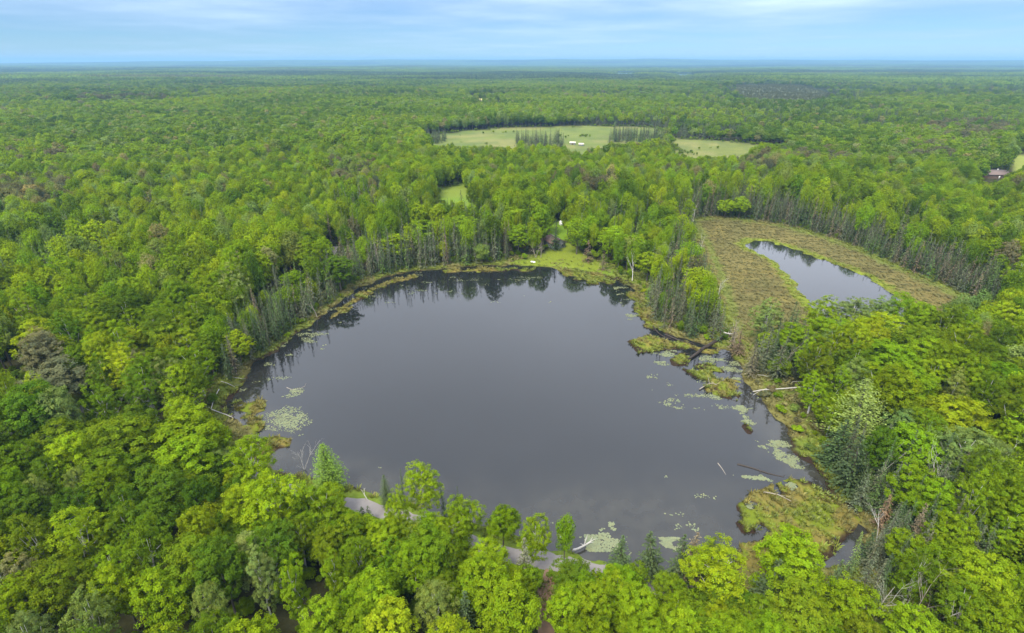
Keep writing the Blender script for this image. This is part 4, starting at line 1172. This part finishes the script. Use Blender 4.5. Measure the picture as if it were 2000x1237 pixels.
# undergrowth in the gaps and thin scrub on the far brown bog
rng = np.random.default_rng(51)
x = rng.uniform(-230, 320, 16000); y = rng.uniform(30, 330, 16000)
z = terrain(x, y); px, py, dep = proj(x, y, z); d = wetd(x, y)
ok = (dep > 5) & (px > -100) & (px < 2100) & (py < 1400) & (d > 3.5) & (segdist(ROAD, x, y, False) > 3.4) & (segdist(PATH, x, y, False) > 2.2) & (segdist(DRIVE, x, y, False) > 2.4)
for pl in (LAWN, YARD, CLEARING): ok &= ~inside(pl, x, y)
x, y, z = x[ok], y[ok], z[ok]; n = len(x)
s = rng.uniform(.10, .26, n)
ok = keep_view(x, y, z, s * 13, s * 9); x, y, z, s = x[ok], y[ok], z[ok], s[ok]; n = len(x)
tint = PALV[rng.choice([0, 1, 2, 3, 4], n, p=[.12, .34, .3, .12, .12])] * (1 + .15 * rng.normal(size=(n, 1)))
rot = np.zeros((n, 3)); rot[:, 2] = rng.random(n) * 6.28
idx = np.array([PID[('b1', k)] for k in (0, 2, 4, 5)])[rng.integers(0, 4, n)]
sets = [np.stack([x, y, z - .9 * s * 3], 1), rot, np.stack([s * 1.35, s * 1.35, s], 1), idx, np.clip(tint, .004, .6)]
g = BROWN_BOG; x = rng.uniform(g[:, 0].min(), g[:, 0].max(), 9000); y = rng.uniform(g[:, 1].min(), g[:, 1].max(), 9000)
ok = inside(g, x, y); x, y = x[ok], y[ok]; n = len(x)
s = rng.uniform(.12, .4, n); rot = np.zeros((n, 3)); rot[:, 2] = rng.random(n) * 6.28
tint = np.array((.115, .125, .058)) * (1 + .12 * rng.normal(size=(n, 1)))
b_ = [np.stack([x, y, terrain(x, y) - 1.2 * s], 1), rot, np.stack([s * 1.6, s * 1.6, s], 1), np.array([PID[('b2', k)] for k in range(6)])[rng.integers(0, 6, n)], np.clip(tint, .01, .4)]
sets = [np.concatenate([p, q]) for p, q in zip(sets, b_)]
for pl_, cnt in ((MEADOW, 5200), (MEADOW2, 2600), (CLEARING, 500)):
    x = rng.uniform(pl_[:, 0].min() - 8, pl_[:, 0].max() + 8, cnt); y = rng.uniform(pl_[:, 1].min() - 8, pl_[:, 1].max() + 8, cnt)
    q = sdf(pl_, x, y); ok = (q < 8) & ((q > -7) & (fbm(x / 16, y / 16, 87, 3) > .42) | ((fbm(x / 26, y / 14, 88, 3) > .74) & (rng.random(cnt) < .3)))
    x, y = x[ok], y[ok]; n = len(x); s = rng.uniform(.06, .26, n); rot = np.zeros((n, 3)); rot[:, 2] = rng.random(n) * 6.28
    tint = PALV[rng.choice([0, 1, 2, 3, 4], n, p=[.1, .2, .35, .15, .2])] * (.9 + .15 * rng.normal(size=(n, 1)))
    b_ = [np.stack([x, y, terrain(x, y) - 2.4 * s], 1), rot, np.stack([s * 1.5, s * 1.5, s], 1), np.array([PID[('b2', k)] for k in range(6)])[rng.integers(0, 6, n)], np.clip(tint, .01, .4)]
    sets = [np.concatenate([p, q_]) for p, q_ in zip(sets, b_)]
o = scatter('undergrowth', *sets, PROTO); tag(o, 'low leafy undergrowth between the trunks and along the banks', 'undergrowth', kind='stuff')

# ------------------------------------------------------------------ sedge, lily pads
rng = np.random.default_rng(61)
x = rng.uniform(-120, 300, 150000); y = rng.uniform(48, 320, 150000)
px, py, dep = proj(x, y, 0.3)
ok = (px > -50) & (px < 2050) & (py < 1300) & (dep > 5); x, y = x[ok], y[ok]
z, dl, dm, dp, di = terrain(x, y, True)
marsh = (dm < 0) & (dp > .4); isl = (di < .3) & (dl < 1.0); band = (np.minimum(dl, dm) > .3) & (np.minimum(dl, dm) < 13)
ok = (z > .06) & (marsh | isl | band) & (segdist(ROAD, x, y, False) > 2.8)
for pl in (LAWN,): ok &= ~inside(pl, x, y) | (rng.random(len(x)) < .15)
x, y, z, dl, dm, dp, di, marsh, isl = (v[ok] for v in (x, y, z, dl, dm, dp, di, marsh, isl)); n = len(x)
nn = fbm(x / 9, y / 9, 51, 4); n3 = fbm(x / 30, y / 30, 71, 3)
tint = np.where(marsh[:, None], np.where((n3 > .52)[:, None], (0.132, 0.122, 0.044), (0.114, 0.105, 0.037)), (0.16, 0.19, 0.026))
tint = np.where((marsh & (dp < 3.5))[:, None], (0.15, 0.19, 0.02), tint)
tint = np.where((marsh & (dm > -3))[:, None], (0.13, 0.16, 0.03), tint)
tint = np.where((isl & (nn > .5))[:, None], (0.155, 0.140, 0.034), np.where(isl[:, None], (0.135, 0.165, 0.022), tint))
tint = np.where(((~marsh) & (~isl) & (nn > .56))[:, None], (0.19, 0.175, 0.06), tint) * (1 + .16 * rng.normal(size=(n, 1)))
wave = np.sin((y + 6 * fbm(x / 14, y / 14, 5, 3) * 2.2 + 0.12 * x) * 2 * math.pi / 4.2)
s = rng.uniform(.5, 1.0, n) * np.where(marsh, .78 + .14 * wave, np.where(isl, rng.uniform(.5, 1.25, n), .95))
keep = rng.random(n) < np.where(marsh, .9 + .1 * wave, 1); 
rot = np.zeros((n, 3)); rot[:, 2] = rng.random(n) * 6.28
sets = [np.stack([x, y, z - .03], 1), rot, np.where(marsh[:, None], np.stack([s * 1.1, s * 1.1, s * .6], 1), np.stack([s * 1.15, s * 1.15, s * .85], 1)), rng.integers(0, 4, n), np.clip(tint, .01, .5)]
o = scatter('sedge_grass', *[q[keep] for q in sets], GRASSCOL); tag(o, 'tawny and green sedge tufts over marsh, bog islands and shores', 'sedge', kind='stuff')
print('SEDGE', keep.sum())

PADS = [([(1490,790),(1540,850),(1552,900),(1602,950),(1560,945),(1500,905),(1470,850)], 1500, .47),([(1448,985),(1470,945),(1510,928),(1545,936),(1500,955),(1468,972),(1452,1005)], 1500, .40),
 ([(1350,960),(1430,930),(1440,1000),(1420,1060),(1320,1075),(1380,1000)], 420, .54),([(1140,1040),(1200,1015),(1212,1070),(1160,1078)], 900, .42),([(1225,1060),(1280,1048),(1275,1082),(1230,1088)], 500, .42),
 ([(1290,1050),(1345,1050),(1330,1090),(1290,1085)], 450, .42),([(505,765),(605,745),(598,800),(520,835)], 700, .50),([(520,820),(560,808),(595,850),(560,852)], 500, .42),
 ([(478,740),(560,680),(640,630),(670,600),(690,595),(645,652),(560,712),(500,770)], 1300, .46),([(1245,695),(1340,700),(1330,722),(1400,780),(1500,800),(1535,852),(1470,805),(1380,775),(1300,730)], 1500, .48),
 ([(1375,716),(1440,700),(1447,742),(1412,736)], 700, .32),([(680,572),(760,550),(1060,530),(1070,548),(760,567),(700,592)], 900, .52),([(1195,555),(1260,595),(1262,635),(1215,580)], 600, .46),
 ([(1270,690),(1320,684),(1318,705),(1285,708)], 350, .34),([(1385,760),(1420,740),(1450,782),(1440,790)], 200, .45),([(640,905),(700,900),(760,930),(680,945)], 260, .55),([(1060,1020),(1140,1030),(1130,1050),(1070,1040)], 200, .52)]
V, F, C = [], [], []
hexa = np.arange(6) * math.pi / 3
for poly, cnt, thr in PADS:
    g = G(poly); k = 0
    x = rng.uniform(g[:, 0].min(), g[:, 0].max(), cnt * 12); y = rng.uniform(g[:, 1].min(), g[:, 1].max(), cnt * 12)
    ok = fbm(x / 4.5, y / 2.6, 66, 3) > thr + .01 + .14 * rng.random(len(x)) + .18 * np.clip(1 + sdf(g, x, y) / 5.0, 0, 1); x, y = x[ok], y[ok]
    zt = terrain(x, y); ok = zt < -.03; x, y = x[ok][:int(cnt * 1.25)], y[ok][:int(cnt * 1.25)]
    for i in range(len(x)):
        rr = rng.uniform(.07, .19); a = hexa + rng.random() * 6.28; b0 = len(V) * 6
        V.append(np.stack([x[i] + np.cos(a) * rr * rng.uniform(.8, 1.25), y[i] + np.sin(a) * rr, np.full(6, .012) + rng.uniform(0, .02)], 1)); F.append(np.arange(6) + b0)
        C.append(np.repeat(leaf_col(rng, 1, .22, .1), 6, axis=0))
cc = np.ones((len(V) * 6, 4), np.float32); cc[:, :3] = np.concatenate(C)
o = link('lily_pads', mesh_np('lily_pads', np.concatenate(V), np.array(F), [M['pad']], None, False, {'leafvar': ('FLOAT_COLOR', 'POINT', cc)}))
o['tint'] = [0.125, 0.138, 0.066]
tag(o, 'pale floating lily pads in patches along the lake edges', 'lily pads', kind='stuff')
print('PADS', len(V))

# ------------------------------------------------------------------ shrubs on the banks
rng = np.random.default_rng(71)
SHRUB = []
for sd_ in range(4):
    r_ = np.random.default_rng(700 + sd_); gf = Geo(); gs = Geo()
    for k in range(9):
        a = r_.random() * 6.28; q = r_.random() ** .6 * .75
        c = np.array([math.cos(a) * q, math.sin(a) * q, r_.uniform(.45, 1.15)]); R = r_.uniform(.32, .5)
        n = 150; dd = unit_dirs(r_, n); dd[:, 2] = dd[:, 2] * .8 + .2
        gf.cards(c + dd * R * r_.uniform(.6, 1.05, (n, 1)), dd + np.array([0, 0, .5]) + r_.normal(size=(n, 3)) * .35, .19 * r_.uniform(.7, 1.3, n), r_, 0, leaf_col(r_, 1, .14, .08) * leaf_col(r_, n, .18, .06))
        gs.tube([[0, 0, -.1], c * .5, c], [.035, .025, .01], 0, 4)
    SHRUB.append((gs.mesh('stems', [M['greywood']]), gf.mesh('foliage', [M['leaf']])))
sx, sy = rng.uniform(-110, 150, 4000), rng.uniform(55, 215, 4000)
dd = sdf(LAKE, sx, sy); qx, qy, _ = proj(sx, sy, .5)
zone = in_zones([[(1430,700),(1560,760),(1600,860),(1700,960),(1720,1040),(1640,980),(1540,880),(1450,760)], [(430,820),(470,740),(600,620),(700,555),(720,560),(600,650),(500,740)],
                 [(1240,560),(1300,650),(1400,680),(1400,660),(1300,640),(1255,560)], [(690,935),(760,950),(760,975),(690,965)], [(500,890),(560,925),(620,950),(560,950)]], qx, qy)
ok = zone & (dd > 1.2) & (dd < 8) & (segdist(ROAD, sx, sy, False) > 3.0)
sx, sy, qx, qy = sx[ok], sy[ok], qx[ok], qy[ok]
used_, items = [], []
for i in range(len(sx)):
    if len(used_) >= 70: break
    if any((sx[i] - a) ** 2 + (sy[i] - b) ** 2 < 7 for a, b in used_): continue
    used_.append((sx[i], sy[i]))
    root = empty('shrub', (sx[i], sy[i], tz(sx[i], sy[i])), rng.random() * 6.28)
    s = rng.uniform(.55, 1.35); root.scale = (s, s, s * rng.uniform(.6, 1.0))
    k = int(rng.integers(0, 4)); col = str(rng.choice(['olive', 'bright', 'mid', 'brown', 'lime'], p=[.34, .22, .18, .16, .10]))
    link('stems', SHRUB[k][0], root); f = link('foliage', SHRUB[k][1], root); f['tint'] = [float(v) for v in tint_of(col)]
    root['category'] = 'shrub'; root['group'] = 'shrubs on the lake banks'
    items.append((root, ('small ' if s < .8 else '') + PAL[col][1] + ' bank shrub', qx[i], qy[i]))
label_all(items)

# ------------------------------------------------------------------ leafless trees and snags: (top x, top y, height, stems, spread, bark, label)
SNAGS = [
 (582,866,7.0,3,.42,'deadwood','white leafless tree with three stems on the near bank beside the gravel road'),
 (265,1072,12,2,.7,'greywood','grey twiggy leafless tree among green crowns in the lower left woods'),
 (330,652,13,2,.3,'deadwood','white bare trunks rising from the woods left of the lone yellow-green shore tree'),
 (362,752,11,2,.6,'deadwood','antler-shaped white snag in the woods near the fallen branches on the left shore'),
 (212,772,13,1,.35,'deadwood','thin pale leaning snag in the left woods near the brown road gap'),
 (6,1095,13,1,.3,'deadwood','white bare stem at the left edge of the picture, low down'),
 (1736,1003,8,1,.5,'deadwood','white snag with a broken side limb beside the bog channel'),
 (1735,1115,10,2,.7,'deadwood','white forked snag in the trees at the bottom right'),
 (1742,868,12,1,.25,'deadwood','slender white dead stem behind the shrubby right bank'),
 (1945,868,13,2,.5,'birch','pale branching birch skeleton among the pale birches at the right edge'),
 (1868,882,13,2,.4,'birch','pale bare branches in the woods above the bog channel'),
 (1676,730,14,2,.5,'greywood','grey dead treetop beside the big pine'),
 (1820,1130,11,1,.5,'greywood','grey broken snag in the woods near the bottom right corner'),
 (1372,462,9,2,.35,'deadwood','bleached dead tree on the left edge of the tawny marsh'),
 (1348,440,9,1,.35,'deadwood','thin bleached snag at the far left corner of the tawny marsh'),
 (1408,540,8,1,.5,'deadwood','small bleached snag leaning over the middle of the marsh edge'),
 (1360,392,11,2,.3,'birch','group of white trunks at the top left of the tawny marsh'),
 (1240,500,10,1,.3,'birch','white trunk standing behind the far right lake corner'),
 (1262,475,10,1,.3,'birch','pale trunk in the trees right of the cabin lawn'),
 (886,450,12,1,.25,'deadwood','pale bare trunk on the far lake shore'),
 (985,440,12,2,.2,'greywood','grey bare trunks left of the round tree beside the cabin'),
 (1047,468,8,2,.75,'greywood','greyish leafless tree on the lawn left of the cabin'),
 (1057,472,7,1,.7,'greywood','second smaller leafless tree next to the cabin lawn'),
 (735,480,11,1,.2,'greywood','grey dead spire at the far left lake corner'),
 (612,575,8,1,.3,'greywood','greyish dead shrub-like snag near the pinkish track'),
 (1535,655,12,1,.4,'greywood','grey dead larch at the near end of the marsh'),
 (1443,628,7,3,.5,'greywood','grey-brown dead larch clump standing at the foot of the marsh'),
 (715,955,2.6,1,.3,'birch','short white birch stub on the near bank above the small spruces'),
 (555,355,13,2,.6,'greywood','grey leafless tree far up the left hillside woods'),
 (1770,320,14,2,.7,'greywood','grey leafless treetop on the far right hillside'),
]
for i, (px, py, h, st, sp, bk, lab) in enumerate(SNAGS):
    z = 0.8
    for _ in range(3):
        q = P(px, py, z + h); z = tz(*q)
    far = np.hypot(*q) > 150
    g = bare_tree(800 + i, h, sp, st, 3 if bk != 'greywood' else 4, (.10 if st > 1 else .13) * (1.5 if far else 1.0))
    me = g.mesh('wood', [M[bk]], True)
    o = link('bare_tree', me); o.location = (q[0], q[1], z); tag(o, lab, 'dead tree', 'leafless trees and snags')

# ------------------------------------------------------------------ fallen logs
def log(pts, r0, r1, mat, label, branches=0, seed=0, zoff=.25):
    """pts: photograph pixels along the log on the ground"""
    r_ = np.random.default_rng(seed); w = G(pts); o0 = w[0]
    pl = smooth_line(w, 1.0); n = len(pl)
    zz = np.maximum(terrain(pl[:, 0], pl[:, 1]), -.02) + zoff
    zz = np.linspace(zz[0], zz[-1], n) * .4 + zz * .6
    p3 = np.stack([pl[:, 0] - o0[0], pl[:, 1] - o0[1], zz - zz[0] + 0.02 * r_.normal(size=n)], 1)
    root = empty('fallen_log', (o0[0], o0[1], zz[0]))
    g = Geo(); g.tube(p3, np.linspace(r0, r1, n), 0, 8); link('trunk', g.mesh('log', [M[mat]], True), root)
    for k in range(branches):
        j = r_.integers(n // 2, n); d = p3[-1] - p3[0]; d = d / np.linalg.norm(d)
        s = r_.normal(size=3); s[2] = abs(s[2]) * .7; dv = d * .6 + s * .6; ln = r_.uniform(.8, 2.2)
        gb = Geo(); gb.tube([p3[j], p3[j] + dv * ln * .5 + [0, 0, .1], p3[j] + dv * ln], [r1 * .7, r1 * .5, .015], 0, 5); link('branch', gb.mesh('branch', [M[mat]], True), root)
    return tag(root, label, 'log', 'fallen logs around the lake')
log([(1572,762),(1520,765),(1470,768)], .17, .10, 'deadwood', 'long straight white birch log lying across the right shore', 1, 1, .5)
log([(1500,762),(1482,768),(1470,774)], .08, .04, 'deadwood', 'short white branch lying under the long straight birch log', 0, 2, .3)
log([(1118,1082),(1140,1072),(1152,1064)], .20, .12, 'deadwood', 'white fallen log with forked branches reaching into the lake from the near bank', 7, 3, .7)
log([(1424,658),(1395,672),(1372,685),(1345,704)], .75, .35, 'wetwood', 'thick dark wet log slanting across the reedy inlet', 3, 4, .35)
log([(1300,655),(1330,668),(1352,672)], .30, .16, 'wetwood', 'dark wet log along the bank left of the thick slanting log', 3, 5, .25)
log([(1275,640),(1290,656),(1310,664)], .22, .14, 'wetwood', 'dark broken log at the left end of the inlet', 3, 6, .25)
log([(1296,682),(1320,690),(1345,692)], .14, .07, 'wetwood', 'thin curved dark branch between the two mossy islets', 3, 7, .15)
log([(1412,657),(1422,660),(1430,660)], .22, .14, 'deadwood', 'short bleached stump at the upper end of the thick dark log', 2, 8, 1.0)
log([(440,738),(455,741),(475,744)], .10, .05, 'deadwood', 'thin white branch, uppermost of the fallen branches on the left shore', 1, 9, .3)
log([(433,750),(446,754),(460,761)], .12, .06, 'deadwood', 'white branch, middle one of the fallen branches on the left shore', 1, 10, .4)
log([(430,768),(420,788),(415,806)], .10, .06, 'deadwood', 'bent white branch lying along the left shore', 1, 11, .8)
log([(415,806),(435,813),(456,820)], .14, .08, 'deadwood', 'white branch, lowest of the fallen branches on the left shore', 1, 12, .5)
log([(1478,737),(1490,738),(1502,742)], .09, .04, 'deadwood', 'small bleached branch beside the young cone-shaped tree on the right shore', 0, 13, .4)
log([(1545,752),(1555,750),(1563,751)], .08, .04, 'deadwood', 'small pale stick above the long birch log', 0, 14, .4)
log([(1366,762),(1385,752),(1398,755)], .14, .10, 'greywood', 'greyish driftwood at the tip of the larger mossy islet', 4, 15, .25)
log([(1440,907),(1470,915),(1500,925),(1530,932)], .22, .10, 'wetwood', 'dark sunken log just under the lily pads above the bog island', 2, 16, .02)
log([(1402,905),(1410,915),(1418,928)], .10, .06, 'greywood', 'thin sunken branch in open water left of the lily pads', 0, 17, .0)
log([(560,757),(575,762),(595,755)], .10, .05, 'greywood', 'thin curved branch floating in the water off the left shore', 1, 18, .0)
log([(1490,966),(1520,972),(1545,985)], .12, .06, 'greywood', 'grey branch lying on the rusty bog island', 1, 19, .3)

# ------------------------------------------------------------------ buildings and small things
def box(g, x0, x1, y0, y1, z0, z1, mat=0):
    v = [(x0,y0,z0),(x1,y0,z0),(x1,y1,z0),(x0,y1,z0),(x0,y0,z1),(x1,y0,z1),(x1,y1,z1),(x0,y1,z1)]
    g.add(v, [(0,3,2,1),(4,5,6,7),(0,1,5,4),(1,2,6,5),(2,3,7,6),(3,0,4,7)], mat)
def part(name, mat, parent, *boxes):
    g = Geo()
    for b_ in boxes: box(g, *b_)
    return link(name, g.mesh(name, [M[mat]]), parent)
def slope(name, mat, parent, x0, x1, y0, y1, z0, z1, t=.14):
    """roof slab from eave (x0,z0) to ridge (x1,z1), length y0..y1"""
    g = Geo()
    v = [(x0,y0,z0),(x1,y0,z1),(x1,y1,z1),(x0,y1,z0),(x0,y0,z0+t),(x1,y0,z1+t),(x1,y1,z1+t),(x0,y1,z0+t)]
    g.add(v, [(0,3,2,1),(4,5,6,7),(0,1,5,4),(1,2,6,5),(2,3,7,6),(3,0,4,7)])
    return link(name, g.mesh(name, [M[mat]]), parent)
def gable_house(name, loc, rz, w, dpt, hw, hr, wall, roof, label, cat='building'):
    root = empty(name, loc, rz)
    g = Geo(); a = w / 2
    for y_ in (0, dpt):
        pass
    v = [(-a,0,-.6),(a,0,-.6),(a,0,hw),(0,0,hr),(-a,0,hw),(-a,dpt,-.6),(a,dpt,-.6),(a,dpt,hw),(0,dpt,hr),(-a,dpt,hw)]
    g.add(v, [(0,1,2,4),(1,6,7,2),(6,5,9,7),(5,0,4,9),(4,2,3,3),(7,9,8,8)][:4])
    g.add([(-a,0,hw),(a,0,hw),(.001,0,hr),(-.001,0,hr),(-a,dpt,hw),(a,dpt,hw),(.001,dpt,hr),(-.001,dpt,hr)], [(0,1,2,3),(5,4,7,6)])
    link('wall', g.mesh('wall', [M[wall]]), root)
    k = (hr - hw) / a; ov = .45
    slope('roof', roof, root, -a - ov, .0, -.45, dpt + .45, hw - k * ov + .04, hr + .04)
    slope('roof', roof, root, a + ov, .004, -.45, dpt + .45, hw - k * ov + .04, hr + .04)
    part('ridge_cap', 'trim', root, (-.14, .14, -.47, dpt + .47, hr + .16, hr + .24))
    return tag(root, label, cat)
def window(parent, x, z, w, h, y=0.0, side=-1):
    f = part('window', 'trim', parent, (x - w/2 - .08, x + w/2 + .08, y - .05, y + .02, z - .08, z + h + .08))
    part('pane', 'glass', f, (x - w/2, x + w/2, y - .07, y - .03, z, z + h))
q = P(1092, 489); zc = tz(*q)
cab = gable_house('cabin', (q[0], q[1], zc), math.radians(26), 6.2, 8.5, 2.5, 4.3, 'siding', 'roof', 'small grey cabin with brown gabled roof above the far lawn')
dr = part('door', 'white', cab, (-2.75, -1.9, -.06, .02, 0.0, 2.05)); part('handle', 'steel', dr, (-2.05, -1.98, -.12, -.05, .95, 1.05))
window(cab, -.4, .95, .9, 1.0); window(cab, 1.6, .95, .9, 1.0)
part('step', 'trim', cab, (-2.95, -1.7, -.9, -.08, -.3, -.02))
q = P(1098, 450); zc = tz(*q)
sh = empty('white_shed', (q[0], q[1], zc), math.radians(12)); tag(sh, 'small white arched shelter standing in the yard behind the cabin', 'shed')
g = Geo(); k = 10; a = np.linspace(0, math.pi, k); prof = np.stack([np.cos(a) * 1.0, np.zeros(k), .7 + np.sin(a) * 1.15], 1); prof = np.concatenate([[[1.0, 0, -.3]], prof, [[-1.0, 0, -.3]]])
n = len(prof); bk = prof + np.array([0, 2.6, 0])
g.add(np.concatenate([prof, bk]), [(i, i + 1, n + i + 1, n + i) for i in range(n - 1)])
inner = prof * np.array([.9, 1, .95]) + np.array([0, 0.001, 0])
g.add(np.concatenate([prof, inner]), [(i, n + i, n + i + 1, i + 1) for i in range(n - 1)])
link('cover', g.mesh('cover', [M['white']], False), sh)
part('rear_wall', 'white', sh, (-.95, .95, 2.52, 2.58, -.2, 1.3)); part('door', 'white', sh, (-.85, .05, -.06, 0.0, -.1, 1.5)); part('window', 'glass', sh, (.15, .8, -.04, 0.0, .9, 1.6))
q = P(1041, 514); zc = tz(*q)
bt = empty('rowing_boat', (q[0], q[1], zc), math.radians(70)); tag(bt, 'small upturned white boat lying on the grass at the lawn edge', 'boat')
g = Geo(); L_, V = 9, []
for i in range(L_):
    t = i / (L_ - 1) * 2 - 1; w_ = .45 * (1 - abs(t) ** 2.6) + .03; hh = .42 + .05 * t * t
    for a in np.linspace(0, math.pi, 7): V.append((np.cos(a) * w_, t * 1.05, np.sin(a) ** .8 * hh * (1 - .35 * abs(t) ** 4) + .02))
g.add(V, [(i * 7 + j, i * 7 + j + 1, (i + 1) * 7 + j + 1, (i + 1) * 7 + j) for i in range(L_ - 1) for j in range(6)])
link('hull', g.mesh('hull', [M['white']], True), bt); part('keel', 'trim', bt, (-.03, .03, -.9, .9, .42, .5))
q = P(1928, 356); zc = tz(*q)
hs = gable_house('house', (q[0] + 10.5, q[1], zc), math.radians(84), 7.5, 12.5, 2.7, 5.0, 'brownwall', 'redroof', 'brown house with reddish roof half hidden by trees near the right edge')
window(hs, -1.6, 1.0, 1.1, 1.1); window(hs, 1.4, 1.0, 1.1, 1.1)
part('chimney', 'trim', hs, (.5, 1.1, 5.0, 5.6, 4.2, 5.9)); part('door', 'white', hs, (-3.79, -3.70, 5.4, 6.3, 0, 2.0))
q = P(1117, 290); zc = tz(*q)
b1 = gable_house('barn', (q[0] + 3, q[1], zc), math.radians(82), 3.4, 5.0, 1.6, 2.5, 'siding', 'cream', 'low pale-roofed barn at the edge of the large meadow', 'shed')
part('door', 'brownwall', b1, (-1.76, -1.68, 1.6, 3.2, 0, 1.4))
q = P(1135, 291.5); zc = tz(*q)
b2 = gable_house('cream_shed', (q[0] + 2, q[1], zc), math.radians(85), 2.8, 4.2, 1.5, 2.3, 'siding', 'cream', 'smaller cream-roofed shed right of the pale-roofed barn', 'shed')
part('door', 'trim', b2, (-1.46, -1.38, 1.4, 2.6, 0, 1.3))

# ------------------------------------------------------------------ air
top = max(CAMZ + 12, float(GZ.max()) + 30); bot = float(GZ.min()) - 1.0
g = Geo(); box(g, -26500, 26500, -26500, 26500, bot, top)
m, nt, out = new_mat('thin_summer_haze')
pv = N(nt, 'ShaderNodeVolumePrincipled')
pv.inputs['Color'].default_value = (0.26, 0.49, 0.74, 1); pv.inputs['Density'].default_value = 1.15e-4; pv.inputs['Anisotropy'].default_value = 0.0
nt.links.new(pv.outputs[0], out.inputs['Volume'])
hz = link('haze', g.mesh('haze', [m])); tag(hz, 'thin bluish summer haze over the whole forest', 'haze', kind='stuff')
